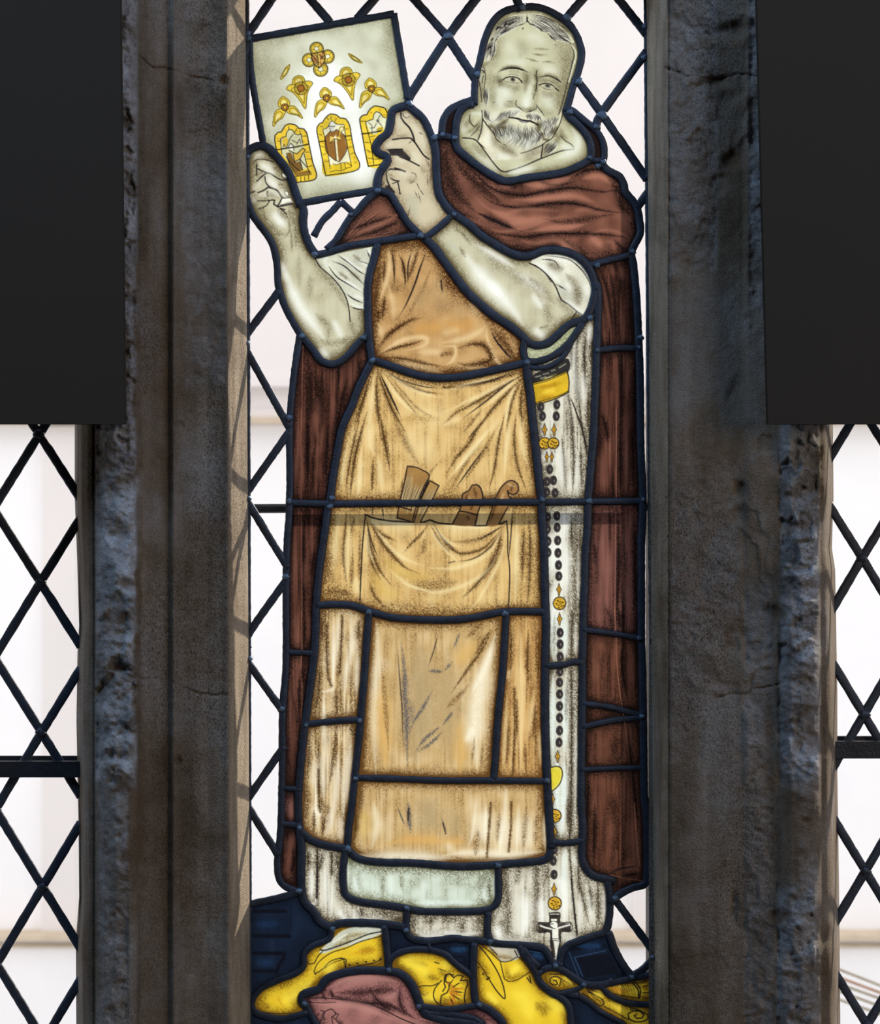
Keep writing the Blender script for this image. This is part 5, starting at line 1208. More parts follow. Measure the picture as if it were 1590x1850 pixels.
run("""
@shoe
F I 205,208,192 600,1100 700,1000 800,930 950,910 1080,935 1060,965 900,1030 720,1080 640,1110
s I 6 .5 760,1000 950,960 ; 700,1060 850,1010
K I 3 .6 245,240,225 700,1030 800,970
F J 200,194,176 330,1050 440,1040 560,1090 555,1150 480,1170 430,1170 380,1110
s J 5 .6 350,1080 420,1150 ; 400,1130 520,1150
i I 1.8 .9 605,1085 640,1088 730,1060 850,1015 960,970 1060,950
i I 1.4 .85 560,1245 590,1180 680,1110 800,1070 900,1025 1050,985
i I 1.6 .9 565,1262 620,1230 680,1170 760,1145 795,1155 800,1222 900,1200 1000,1180 1060,1150
i I 1.5 .9 505,1165 520,1190 560,1185 590,1130 625,1095
i I 1.3 .8 560,1250 575,1265 ; 640,1220 700,1180 785,1150 ; 780,1160 790,1225
K I 3.4 .9 40,28,20 820,1195 ; 877,1182 ; 942,1172 ; 1000,1162 ; 1048,1150
t I 1.4 .8 130,1490 180,1540 320,1555 450,1540
s I 8 .55 900,1100 1000,1080 ; 950,1230 1060,1200 ; 850,1230 700,1300 600,1340
s I 9 .5 200,1400 180,1480 260,1520 ; 300,1360 400,1320 ; 380,1400 420,1500
h I 16 .9 550,1300 450,1400 300,1480 ; 700,1200 650,1260
k I 7 .5 200,140,30 820,1120 950,1090 1050,1080 ; 300,1450 330,1500
i J 1.7 .9 262,1050 330,1130 400,1240 445,1350 457,1445 400,1390 340,1300 290,1220 250,1165
i J 1.4 .85 280,1045 360,1110 430,1170 500,1165 560,1140 650,1240 ; 425,1175 455,1300 480,1315 540,1310 645,1245 ; 330,1050 400,1120
i J 1.8 .8 640,1280 650,1330 ; 620,1290 640,1320 ; 530,1090 550,1130
K J 3.6 .9 40,28,20 262,1215 ; 295,1262 ; 325,1300 ; 340,1290
s J 9 .6 260,1150 340,1300 ; 300,1450 380,1560 450,1620 ; 700,1480 760,1560 ; 740,1480 800,1520 ; 460,1200 500,1290 600,1260
s J 5 .5 720,1500 760,1540 ; 690,1480 700,1520 ; 880,1540 910,1600
h J 22 .9 500,1400 600,1450 650,1600 ; 800,1450 870,1520
h J 10 .9 560,1200 500,1260 ; 330,1400 400,1480
@bag_panel
i I 1.5 .85 1290,1390 1350,1350 1430,1350 1470,1330
t I 1.5 .8 1450,1175 1480,1185 ; 1470,1220 1550,1250 ; 1330,1400 1380,1420 1400,1400
s I 7 .6 1250,1170 1400,1200 ; 1380,1280 1480,1300 ; 1200,1200 1300,1260 ; 1350,1470 1450,1480 ; 1480,1230 1520,1270 1560,1250
h I 16 .9 1200,1150 1350,1220 1400,1300 ; 1380,1440 1430,1440
i I 1.8 .9 1590,1270 1540,1265 1530,1320 1560,1330 1540,1400 1500,1420 1490,1490
i I 1.6 .9 1500,1310 1450,1370 1440,1430 1470,1480 1520,1500
k I 7 .75 190,110,30 1560,1370 1590,1450 ; 1560,1480 1590,1440
i J 1.8 .9 0,1390 20,1360 10,1330 20,1270 50,1260 80,1290 110,1270 150,1280 130,1310 180,1310 185,1340 170,1370 160,1440 165,1480 150,1495
k J 6 .8 176,104,30 40,1330 80,1360 ; 60,1400 130,1420 ; 40,1450 100,1480 ; 60,1380 140,1370
t J 1.6 .85 60,1370 120,1330 160,1325 ; 70,1390 160,1400 ; 60,1410 140,1460 ; 50,1430 80,1490 ; 40,1350 80,1300
s J 7 .6 30,1200 80,1240 ; 0,1440 30,1500
h J 9 .9 0,1180 50,1220
@cloth_panel
h I 13 .9 660,1370 800,1300 1000,1290 1180,1320
s I 10 .85 720,1400 900,1400 1100,1380 1190,1400
s I 8 .9 630,1400 760,1440 900,1470 1100,1490 1200,1540 1310,1590
s I 8 .8 1190,1350 1200,1500 1280,1580 ; 980,1400 1050,1480 1150,1540
i I 1.5 .85 505,1440 640,1440 760,1450 920,1470 1060,1520 1200,1590 1320,1640
i I 1.3 .8 520,1430 560,1420 640,1380 ; 500,1465 600,1475 720,1470
s I 6 .8 620,1400 640,1440 ; 680,1390 700,1430
h I 10 .8 560,1480 700,1490 860,1490 1000,1540 1150,1600
i I 1.3 .85 640,1540 620,1560 640,1600 ; 640,1540 690,1520 720,1560 690,1580 700,1631 ; 610,1530 640,1540 600,1631 ; 700,1580 750,1631 ; 720,1550 740,1560 725,1590
s I 5 .6 730,1600 780,1640 ; 530,1500 580,1600
h I 6 .8 1100,1440 1180,1400
K I 1.2 .7 205,150,140 1340,1590 1500,1631
@scroll_panel
i J 1.7 .9 745,1325 790,1360 850,1385 950,1370
i J 1.6 .9 860,1350 870,1300 830,1280 790,1295 790,1330 820,1345 845,1335 835,1310 815,1310 ; 790,1265 900,1270 970,1340
i J 1.4 .8 860,1290 940,1340
s J 5 .7 780,1350 860,1375 ; 870,1300 900,1360 ; 760,1290 770,1330
i J 1.7 .9 1030,1405 1100,1450 1160,1500 1190,1480 1160,1440 1090,1400 1060,1370 ; 1080,1375 1200,1420 1330,1490 1450,1530 1500,1560
i J 1.4 .85 1190,1500 1300,1560 1370,1600 ; 1070,1395 1180,1450 ; 1380,1520 1430,1540
i J 1.9 .9 1510,1560 1515,1590 1480,1610 1420,1615 1370,1590 1365,1555 1400,1535 1450,1535 1480,1560 1470,1585 1430,1590 1410,1570 1430,1560
s J 6 .7 1180,1500 1300,1560 ; 1100,1420 1180,1480 ; 1200,1440 1300,1500
h J 7 .9 1230,1470 1340,1540 ; 1120,1400 1180,1420 ; 900,1290 940,1330
@tassel_panel
g J 1.6 12 .9 .2 | 1200,1345 1260,1410 | 1400,1330 1430,1440
i J 1.4 .85 1195,1350 1300,1335 1420,1325 ; 1260,1410 1340,1425 1430,1440
i J 2 .9 1400,1330 1440,1380 1440,1440 ; 1420,1325 1455,1370 1450,1440
k J 8 .7 170,110,30 1220,1360 1330,1390 1400,1380
t J 1.5 .9 1450,1340 1530,1295 ; 1455,1360 1545,1340 ; 1455,1400 1545,1400 ; 1450,1430 1530,1450 ; 1440,1330 1490,1305
s J 5 .6 1480,1370 1540,1370 ; 1480,1430 1520,1430
@floor_pane
K J 1.5 .5 70,105,150 970,1140 1200,1090 ; 970,1140 1030,1280 ; 930,1100 1000,1280 1020,1300 ; 620,1090 740,1110
K J 7 .9 16,18,26 950,1080 1190,1060 ; 1220,1130 1290,1270
f J 18,20,28 985,1145 1210,1110 1290,1260 1050,1290
K I 7 .9 16,18,26 100,800 350,800 ; 100,980 380,985 ; 100,1110 340,1110 ; 100,1240 260,1240 ; 340,1130 280,1250
K J 3 .9 16,18,26 60,1140 160,1140 160,1200 ; 40,1060 180,1050
k J 10 .7 34,66,104 60,1080 180,1080 ; 650,1120 740,1140 ; 1000,1060 1180,1060
k I 14 .6 30,52,84 130,900 300,890 ; 130,1180 260,1180
@
""")
# ---- the window design drawn on the sheet
run("@sheet")
def R(fr, cx, cy, r, col=YEL):
    (x, y), = P2(fr, '%f,%f' % (cx, cy)); k = FR[fr][2]; r /= k
    stroke(circ(x, y, r), 3.2, .5, (240, 214, 90), False, 0); stroke(circ(x, y, r), 2.1, .95, INKC, False, 0); fill(circ(x, y, r-1), col); stroke(circ(x, y, r*.8), 1.0, .6, INKC, False, 0)
    return x, y, r
for cx, cy, r in ((1045, 320, 135), (1270, 480, 135), (890, 550, 135), (1130, 740, 145)):
    x, y, r_ = R('u', cx, cy, r); fill(circ(x, y, r_*.34), (236, 236, 205)); stroke(circ(x, y, r_*.34), 1, .6, INKC, False, 0)
    for t in range(5): a_ = t*1.257+.4; stroke(np.array([(x+r_*.36*math.cos(a_), y+r_*.36*math.sin(a_)), (x+r_*.8*math.cos(a_), y+r_*.8*math.sin(a_))]), .9, .6, INKC, False, 0)
run("""
f u 222,190,90 935,425 1190,380 1215,560 1160,650 1100,705 1000,640 960,560
i u 1.7 .95 935,425 1190,380 1215,480 1215,560 1160,650 1100,710 1000,640 960,560 935,425
k u 3 .9 150,80,50 960,440 1080,560 ; 980,520 1060,600 ; 1120,430 1130,560 ; 1170,410 1160,520 ; 1120,600 1140,640
i u 1.2 .8 950,450 1090,620 ; 1060,410 1090,700 ; 970,560 1070,650 ; 1100,440 1200,540 ; 1010,430 1080,520 ; 1130,520 1190,470
""")
TRE = [('1130,1320 1115,1230 1150,1160 1200,1115 1280,1150 1345,1230 1330,1320', (1150,1300,1200,1180,1290,1300)), ('1180,1360 1080,1400 1030,1500 1010,1716 1100,1610 1200,1540 1260,1420', (1130,1420,1050,1640,1200,1440)), ('1300,1330 1420,1305 1500,1370 1609,1550 1500,1490 1350,1460 1280,1400', (1350,1380,1540,1480,1420,1350))]
RIG = {}
def shape(pts, dx, dy, nm, rnd=False, col=YEL):
    P = np.array(P2('u', pts))+(dx, dy); Q = np.vstack([smooth(P, 3), P[:1]]) if not rnd else smooth(P, 2, True)
    stroke(np.vstack([Q, Q[:1]]), 3.4, .5, (244, 216, 90), False, 0); stroke(np.vstack([Q, Q[:1]]), 2.0, .95, INKC, False, 0); fill(Q, col)
    c = Q.mean(0); I = c+(Q-c)*.68; stroke(np.vstack([I, I[:1]]), 1.0, .7, INKC, False, 0); I2 = c+(Q-c)*.4; fill(I2, (240, 226, 150))
    return Q
for dx, dy in ((0, 0), (-75.3, 16.7), (81.3, -16.7)):
    for pts, _ in TRE: shape(pts, dx, dy, 'petal')
    x, y = 480+1250/11.357+dx, 60+1330/11.357+dy
    fill(circ(x, y, 6.3), (176, 120, 50)); stroke(circ(x, y, 6.3), 1.6, .95, INKC, False, 0); stroke(circ(x, y, 3), 1.2, .9, INKC, False, 0); fill(circ(x, y, 2.2), (238, 190, 50))
for dx, dy in ((0, 0), (85.8, -15.3)):
    shape('565,1060 560,960 610,895 680,875 760,900 800,1000 700,1060', dx, dy, 'b', True)
    shape('580,1060 500,1060 430,1140 520,1190 620,1270 720,1400 812,1545 830,1400 850,1240 900,1120 960,1025 880,985 800,1000', dx, dy, 'b')
    x, y = 480+725/11.357+dx, 60+1130/11.357+dy
    stroke(circ(x, y, 11.5), 1.7, .95, INKC, False, 0); fill(circ(x, y, 11), (226, 190, 60)); fill(circ(x, y, 6), (168, 104, 44)); stroke(circ(x, y, 6.3), 1.6, .95, INKC, False, 0); stroke(circ(x, y, 9), .9, .6, INKC, False, 0)
    for t in range(4): a_ = t*1.571+.3; stroke(np.array([(x+6.5*math.cos(a_), y+6.5*math.sin(a_)), (x+11*math.cos(a_), y+11*math.sin(a_))]), 1.2, .8, INKC, False, 0)
shape('490,650 400,730 310,940 420,840 480,720', 0, 0, 's'); shape('1704,420 1750,500 1850,570 1975,605 1890,530 1790,460', 0, 0, 's')
run("""
F x 236,202,52 210,1450 130,1050 60,700 20,500 50,410 150,345 190,270 310,175 440,210 510,265 620,280 700,400 740,650 810,980 880,1310
f x 240,236,200 300,1230 250,950 200,650 150,500 230,480 280,420 280,340 330,310 420,385 580,390 610,600 680,950 740,1170
f x 236,202,52 300,1240 740,1150 770,1300 330,1400
f x 146,98,42 190,660 300,540 420,500 590,620 650,880 580,1040 490,1160 400,1130 230,970 200,850
f x 240,214,110 300,640 400,660 500,640 520,700 400,720 300,760
f x 245,236,190 380,650 430,1140 480,1150 425,600
f x 246,244,226 262,440 330,320 425,390 410,450 400,520 350,560 300,520
i x 1.7 .95 210,1450 160,1200 110,950 60,700 25,520 35,450 80,380 150,350 175,300 240,220 310,178 440,205 500,262 620,280 680,360 710,450 740,650 800,950 880,1310 210,1450
i x 1.1 .85 300,1300 250,950 190,650 150,500 230,470 280,420 ; 420,380 500,400 580,390 610,600 680,950 740,1260
i x 1.1 .8 262,440 330,320 425,390 ; 280,440 400,435 ; 290,470 320,540 360,555 405,520
i x 1.2 .85 190,660 300,540 ; 430,500 590,620 650,880 580,1040 490,1160 400,1130 230,970 200,850 190,660 ; 300,780 370,700 430,690 500,720 ; 390,700 430,1130
i x 1.8 .85 75,750 200,735 ; 610,640 735,625
K x 1.8 .9 238,200,50 490,620 505,520 500,460 540,430 575,460 560,510 530,520
i x .9 .8 475,600 490,480 530,435 580,460 570,520 530,540
t x .9 .8 330,470 ; 370,465 ; 355,510
i x 1 .7 360,1200 420,1230 520,1190 640,1180 740,1250 ; 300,1370 420,1340 520,1350 650,1290 720,1270 ; 520,1190 530,1330 ; 600,1190 620,1300
t x 1.1 .6 80,600 130,620 ; 120,840 170,860 ; 160,1010 220,1000 ; 200,1160 270,1150 ; 230,250 270,300 ; 430,270 400,330 ; 650,480 600,500 ; 660,720 720,700 ; 690,860 760,850 ; 720,1000 790,980 ; 800,1180 840,1170 ; 320,230 320,300 ; 100,440 150,440
k x 2.4 .7 190,120,30 110,600 ; 150,780 ; 200,1130 ; 740,760 ; 800,1080 ; 420,270 ; 660,480 ; 700,880
F w 232,196,54 620,1590 400,1500 260,1100 215,880 185,700 220,590 320,550 370,460 460,385 600,400 680,470 790,490 860,600 890,800 960,1150 1030,1500
f w 206,206,168 340,1000 300,690 430,620 440,520 490,490 570,530 640,610 740,590 760,760 860,1300 600,1340
f w 216,180,60 330,700 430,640 470,740 420,850 350,860 ; 
""".replace(' ; \n', '\n')+"""
f w 118,86,40 440,980 520,960 600,1180 700,1150 760,1340 600,1390 480,1200
f w 220,180,60 560,1000 700,950 760,880 820,920 760,1010 700,1100 600,1150
f w 132,98,44 580,1390 900,1330 950,1400 620,1460
F w 244,242,226 470,860 520,790 580,850 570,920 500,910
i w 1.8 .95 260,1080 215,880 185,700 195,620 250,560 320,550 350,500 400,420 470,385 600,402 650,440 680,475 780,485 840,560 870,700 900,850 960,1150 1030,1500 620,1590
i w 1.3 .9 330,1000 305,690 350,660 420,640 430,560 480,495 550,510 600,590 680,610 730,590 745,700 760,780
i w 2.2 .9 215,920 420,885 600,860 880,800
i w 1.4 .85 430,860 500,680 560,600 ; 460,870 510,780 570,840 580,920 ; 480,930 560,970 640,1000 760,880 820,920 760,990 700,1110 600,1160 ; 430,990 480,1200 600,1390 ; 560,980 600,1180 ; 700,1120 760,1330 ; 420,1060 560,1230 700,1350 ; 700,1100 840,1270 ; 790,1000 860,1280 900,1390
i w 1.2 .8 520,1480 940,1420 ; 640,1500 640,1580 ; 720,1480 720,1560 ; 800,1470 800,1540 ; 880,1450 880,1520 ; 540,720 640,770 ; 640,800 700,690 720,780 ; 360,860 380,800 400,850
i w 1.2 .7 250,740 300,730 ; 470,430 480,500 ; 640,480 590,560 ; 700,520 710,600 ; 760,640 840,630 ; 820,970 880,960 ; 830,1110 920,1100 ; 860,1270 950,1240
k w 2.4 .7 190,120,30 240,680 ; 400,500 ; 780,740 ; 860,1040 ; 930,1120 ; 640,530 ; 800,560 ; 880,1260
F x 236,202,52 1085,1255 1010,900 960,600 905,300 950,220 1060,190 1090,110 1210,15 1400,50 1500,150 1500,600 1250,800 1400,1230
f x 226,226,196 1120,560 1030,340 1180,290 1200,180 1250,130 1340,170 1400,260 1480,260 1440,500 1200,600
F x 238,204,60 1260,480 1330,440 1400,470 1380,580 1300,600
i x 1.8 .95 1085,1255 1010,900 960,600 910,340 910,270 960,215 1060,190 1080,140 1130,70 1210,15 1400,50 1440,80 1470,150 ; 1085,1255 1250,1230 1400,1200
i x 1.3 .9 1195,1210 1150,850 1110,680 1040,420 1035,340 1100,315 1180,290 1200,180 1250,130 1340,170 1380,240 1440,260
i x 2 .9 950,590 1120,570 1350,530
i x 1.1 .8 930,330 1030,330 ; 1160,430 1160,600 ; 1120,470 1210,460 ; 1090,360 1160,420 ; 1270,310 1330,200 ; 1280,340 1370,430 ; 1250,370 1210,450 ; 1190,1110 1340,1100 ; 1020,760 1110,770 ; 1060,920 1130,960 ; 1090,1090 1180,1100 ; 1260,500 1380,460 ; 1260,530 1380,500 ; 1130,650 1220,630
K x 5 .8 70,70,78 1275,320
k x 3 .7 190,120,30 1100,960 ; 1110,1180 ; 1140,150 ; 1320,100 ; 1410,200 ; 1180,700
@
""")
# ---- rosary
DK = (44, 40, 42); GD = (206, 160, 44)
def bead(x, y, rx=4.7, ry=7.2, rot=0.0):
    P = circ(x, y, rx+1.2, ry+1.2, 16, rot); fill(P, DK, .98); stroke(circ(x, y, rx+.6, ry+.6, 16, rot), 1.0, .8, (120, 112, 100), False, 0); fill(circ(x, y, rx-.8, ry-1, 14, rot), (52, 46, 48)); stroke(np.array([(x+1, y-1), (x+1.5, y+2)]), 2, .65, (170, 160, 145), False, 0)
    stroke(np.vstack([P, P[:1]]), 1.2, .9, INKC, False, 0); CARV.append(('rosary', 'bead', P))
def dia(x, y, w=4.6, h=11):
    P = np.array([(x, y-h), (x+w*.5, y-h*.3), (x+w, y), (x+w*.4, y+h*.4), (x+1, y+h), (x-1, y+h), (x-w*.4, y+h*.4), (x-w, y), (x-w*.5, y-h*.3)])
    fill(P, GD); stroke(np.vstack([P, P[:1]]), 1.3, .9, INKC, False, 0); stroke(np.array([(x, y-3), (x, y+4)]), 1.8, .7, (140, 70, 20), False, 0); CARV.append(('rosary', 'diamond_link', P))
def orb(x, y, r):
    P = circ(x, y, r); fill(P, (200, 150, 40)); stroke(circ(x-1, y-2, r*.8), 2, .6, (236, 200, 70), False, 0)
    for i in range(9): a_ = i*2.4; q = r*.68*math.sqrt((i+.6)/9); stroke(np.array([(x+q*math.cos(a_), y+1+q*math.sin(a_)), (x+q*math.cos(a_)+.5, y+1.5+q*math.sin(a_))]), 3, .95, (60, 40, 22), False, 0); stroke(np.array([(x+q*math.cos(a_)-.8, y+q*math.sin(a_)-1), (x+q*math.cos(a_), y+q*math.sin(a_)-.6)]), 1.9, .95, (242, 200, 60), False, 0)
    stroke(np.vstack([P, P[:1]]), 1.9, .95, INKC, False, 0); CARV.append(('rosary', 'gold_bead', P))
run("@habit_panel")
for x, y in ((977,735),(1006,731),(980,752),(1005,752),(993,848),(988,870),(1000,868),(987.6,889),(1002.7,890.6),(989,934),(1006,932),(989,956),(1006.5,953),(990,978),(990,998),(1007.5,976.6),(1008,999),(1009,1021),(1009.6,1041),(1012,1138),(1012,1143),(1012,1164),(1012,1186.5),(1011.5,1213.5),(1011,1233),(1011,1254),(1011,1275.7),(1011,1297),(1011,1320),(1010,1341.4),(1001,1534.6),(999.4,1555.5),(1001,1580)):
    if (x, y) != (1012, 1138): bead(x, y)
for x, y in ((984,776),(1001,776),(1010,1065),(1011,1118),(1007.5,1366.5),(998,1444),(1001.6,1503),(1001,1605.8)): dia(x, y)
dia(988, 825, 3.6, 9.5); dia(997, 825, 3.6, 9.5)
for x, y, r in ((984,801,10.5),(1000,801,10),(1011,1090,11.5),(1002,1474,12),(1002.4,1632,12)): orb(x, y, r)
hp = np.array(smooth(P2('H', '780,1190 820,1200 850,1190 890,1200 905,1245 890,1310 850,1360 800,1380 770,1300'), 3, True)); fill(hp, (222, 204, 56)); stroke(np.vstack([hp, hp[:1]]), 2, .95, INKC, False, 0); stroke((hp-hp.mean(0))*.85+hp.mean(0), 1.3, .8, (250, 236, 120), False, 0); CARV.append(('rosary', 'heart_pendant', hp))
run("""
@habit_panel
f k 62,54,48 400,610 635,610 640,820 880,820 880,1020 660,1030 655,1250 610,1670 490,1670 420,1250 420,1040 155,1040 150,830 400,820
k k 5 .7 36,32,32 180,900 380,900 ; 180,1000 400,1000 ; 460,680 600,680 ; 440,1100 450,1500 ; 640,1100 620,1500 ; 700,980 850,980
K k 1.4 .9 235,230,214 420,635 620,635 ; 640,830 860,830
f k 240,238,222 440,740 570,740 570,790 440,790
F k 244,242,228 420,840 480,800 560,820 590,890 560,950 480,940 430,900
f k 240,238,222 465,940 600,930 605,1160 630,1240 590,1400 575,1500 580,1640 545,1640 520,1400 500,1260 470,1200
K k 3 .95 240,238,222 200,890 300,930 440,965 ; 590,950 720,910 850,875
i k 1 .8 480,1180 610,1190 ; 480,1220 620,1235 ; 430,860 490,850 ; 440,920 500,960 540,960
i k 1.2 .9 400,610 635,610 640,820 880,820 880,1020 660,1030 655,1250 ; 400,610 400,820 150,830 155,1040 420,1040 430,1280 490,1600
K k 2 .8 230,226,210 510,1620 560,1650
V k rosary crucifix 400,605 640,605 640,815 885,815 885,1025 660,1035 655,1250 610,1690 490,1690 420,1250 420,1045 150,1045 145,825 400,815
@
""")
CARV[-1] = ('rosary', 'crucifix', np.array(P2('k', '400,605 640,605 640,815 885,815 885,1025 660,1035 655,1250 610,1690 490,1690 420,1250 420,1045 150,1045 145,825 400,815')))
# ---- parts cut out of the panes they are painted on (same sheet of glass, own piece)
run("""
V B head hair 300,500 330,380 370,230 450,140 540,95 640,85 760,95 880,160 960,240 1010,340 1020,450 990,580 960,640 970,480 985,350 960,330 860,300 800,240 720,200 650,165 600,185 520,200 440,240 400,300 385,400 360,480 320,520
V B head beard 300,660 295,860 340,930 380,1000 420,1070 500,1110 600,1165 700,1120 770,1080 840,1030 890,930 910,830 880,860 800,890 740,860 700,840 640,855 580,830 540,815 470,840 400,850 340,800 330,720
V B head mouth 500,875 560,880 620,900 715,930 710,945 640,930 580,915 510,890
V c head eye 770,540 850,475 960,448 1100,450 1220,490 1320,580 1330,640 1150,650 960,620 850,600
V d head eye 380,700 450,655 560,635 680,645 780,700 860,780 950,865 860,825 720,835 600,825 480,775
V c head eyebrow 600,360 700,260 850,190 1050,160 1300,190 1590,330 1590,390 1400,320 1220,250 1050,225 850,255 700,310
V d head eyebrow 340,450 500,390 700,380 880,440 1020,600 1000,640 850,530 700,470 560,450 400,480
V c head ear 60,300 150,150 250,200 290,400 250,720 220,920 200,1180 150,1180 120,900 60,500
v B head hood_lining 100,1300 100,1000 150,900 240,800 290,850 290,1000 270,1070 460,1310 740,1210 770,1090 880,980 900,900 960,800 1200,1100 1100,1400 500,1400
v C arm sleeve 600,375 560,340 1200,150 1150,700 1050,790 985,772 870,745 840,680 790,590 720,510 640,440
v D forearm sleeve 655,400 620,300 900,200 1300,400 1250,800 1080,810 1010,760 950,710 900,680 880,640 850,570 800,500 720,430
v o brush bristles 440,65 520,72 590,105 645,150 600,290 545,400 370,400 410,230
v o brush handle 370,400 545,400 500,490 480,580 343,572 360,440
v o slim_brush bristles 650,198 735,245 660,390 560,390
v o slim_brush handle 560,390 660,390 565,583 500,585
v o wooden_tool head_block 955,320 1010,290 1040,240 1080,232 1120,265 1140,360 1090,512 930,480
v o wooden_tool shaft 930,480 1090,512 1068,620 855,605
V o scroll_tool scroll_head 1280,310 1330,235 1400,192 1465,225 1475,290 1430,328 1385,330 1370,400 1240,400
v o scroll_tool shaft 1240,400 1370,400 1370,450 1290,612 1172,618
v o apron_skirt pocket 52,515 180,558 300,572 500,582 600,580 650,562 730,590 900,602 1100,615 1250,605 1362,572 1372,850 1388,1000 1388,1150 1378,1390 1200,1420 700,1500 200,1450 0,1330 22,850
v D person belt 660,1310 800,1265 950,1205 960,1380 880,1416 700,1472
V I shoe sock 600,1090 700,990 800,930 950,900 1090,925 1060,955 900,1010 720,1070 640,1095
V J shoe sock 330,1040 440,1030 570,1090 555,1150 500,1165 430,1170 380,1110
V u sheet quatrefoil 900,400 905,300 960,210 1045,180 1130,210 1185,300 1190,350 1270,340 1380,400 1405,500 1350,600 1250,630 1285,740 1230,850 1130,885 1020,840 965,740 970,690 890,690 790,640 760,540 800,440
V x sheet lancet_motif 210,1455 60,700 20,500 50,400 150,345 190,265 310,172 440,200 510,262 620,275 700,390 745,650 885,1315
V w sheet lancet_motif 620,1595 300,1400 215,900 182,700 220,580 320,545 370,455 460,380 600,398 680,470 790,485 860,595 895,800 1035,1505
V x sheet lancet_motif 1085,1262 960,600 902,300 945,215 1060,185 1090,105 1210,10 1400,45 1500,150 1500,600 1400,1235
""")
for dx, dy in ((0, 0), (-75.3, 16.7), (81.3, -16.7)): CARV.append(('sheet', 'trefoil_motif', np.array(P2('u', '1115,1320 1110,1230 1150,1160 1200,1108 1280,1145 1350,1230 1345,1305 1430,1300 1510,1370 1615,1555 1500,1495 1350,1465 1270,1410 1200,1545 1100,1615 1005,1725 1025,1500 1080,1395 1160,1360'))+(dx, dy)))
for dx, dy in ((0, 0), (85.8, -15.3)): CARV.append(('sheet', 'bud_motif', np.array(P2('u', '560,1055 555,960 610,890 680,870 760,895 800,990 880,980 965,1022 900,1130 855,1240 835,1400 815,1555 720,1405 620,1275 520,1195 425,1142 500,1055'))+(dx, dy)))
# ================================================================ build glass and lead
IMG = np.clip(IMG, 0, 255); COL = np.concatenate([lin(IMG)*GAIN, np.ones((NY, NX, 1))], -1)
GV = np.zeros((NY, NX, 3)); GV[..., 0] = (VX-795)[None]/1000; GV[..., 2] = ZC+(925-VY)[:, None]/1000
CP = pid[LAB]                                     # pane index of every cell
sub = np.full(CP.shape, -1)                       # carved part of every cell
CX = VX[:-1]+SG/2; CY = VY[:-1]+SG/2; GRP = []
THINGS_OF = {'rosary', 'brush', 'slim_brush', 'wooden_tool', 'scroll_tool'}
for ow, nm, P in CARV:
    x0 = max(0, int((P[:, 0].min()-GX0)/SG)-1); x1 = min(GW, int((P[:, 0].max()-GX0)/SG)+2); y0 = max(0, int((P[:, 1].min()-GY0)/SG)-1); y1 = min(GH, int((P[:, 1].max()-GY0)/SG)+2)
    X, Y = np.meshgrid(CX[x0:x1], CY[y0:y1]); m = inpoly(X, Y, [tuple(p) for p in P])
    own = [i for i, p in enumerate(PL_) if (p[0] == 'person' if ow in THINGS_OF or ow == 'person' else p[1] == ow)]
    m &= np.isin(CP[y0:y1, x0:x1], own)
    if ow == 'person': m &= (sub[y0:y1, x0:x1] < 0) | True
    sub[y0:y1, x0:x1][m] = len(GRP); GRP.append((ow, nm))
# things
at = lambda x, y: px(x, y)
win1 = S(empty('window_1', at(808, 1905)))
T = {'window': win1}
T['person'] = empty('person', at(830, 1700), 'painted bearded man in brown cloak, tan apron and yellow shoes, filling the middle window', 'person')
T['drawing'] = empty('drawing_sheet', at(600, 370), 'tilted pale sheet with yellow window designs held up in both hands', 'drawing')
T['cloth'] = empty('folded_cloth', at(650, 1850), 'crumpled dusky pink cloth lying between the two yellow shoes', 'cloth')
T['bag'] = empty('drawstring_bag', at(780, 1820), 'round yellow bag tied with a cord behind the pink cloth', 'bag')
T['scroll'] = empty('scrolled_bracket', at(1060, 1850), 'long yellow strip with curled ends lying right of the right shoe', 'bracket')
T['tassel'] = empty('rope_tassel', at(1140, 1815), 'short yellow twisted rope with frayed end at the bottom right corner of the figure', 'tassel')
T['rosary'] = empty('rosary', at(1005, 1740), 'long hanging rosary of dark and gold beads ending in a crucifix', 'rosary')
T['brush'] = empty('paint_brush', at(740, 940), 'broad flat brush standing in the apron pocket, widest of the tools', 'brush')
T['slim_brush'] = empty('paint_brush', at(770, 940), 'narrow slanting brush just right of the broad brush in the apron pocket', 'brush')
T['wooden_tool'] = empty('wooden_tool', at(850, 945), 'wooden tool with pointed notched head in the right half of the apron pocket', 'tool')
T['scroll_tool'] = empty('wooden_tool', at(900, 945), 'wooden tool with curled scroll head at the right end of the apron pocket', 'tool')
LBL = {'cloak_panel': None, 'head': 'bearded face with neck and pale hood lining'}
for i, (ow, nm, stl, k, x, y) in enumerate(PL_):
    m = CP == i; ys_, xs_ = np.nonzero(m)
    for s_ in np.unique(sub[m]):
        if s_ >= 0 and (m & (sub == s_)).sum() < 12 or s_ >= 0 and GRP[s_][1] == 'pocket' and nm == 'apron_skirt' and y < 900: sub[m & (sub == s_)] = -1
    if not len(ys_): continue
    par_ = grid(nm, m & (sub < 0), GV, COL, M_paint, T[ow])
    if par_ is None: continue
    if nm in ('habit_panel', 'floor_pane', 'cloak_panel', 'cape_panel', 'apron_front', 'apron_side', 'apron_skirt'): pass
    for s_ in np.unique(sub[m]):
        if s_ < 0 or (m & (sub == s_)).sum() < 12: continue
        go, gn = GRP[s_]
        tgt = T[go] if go in T else par_
        o = grid(gn, m & (sub == s_), GV, COL, M_paint, tgt)
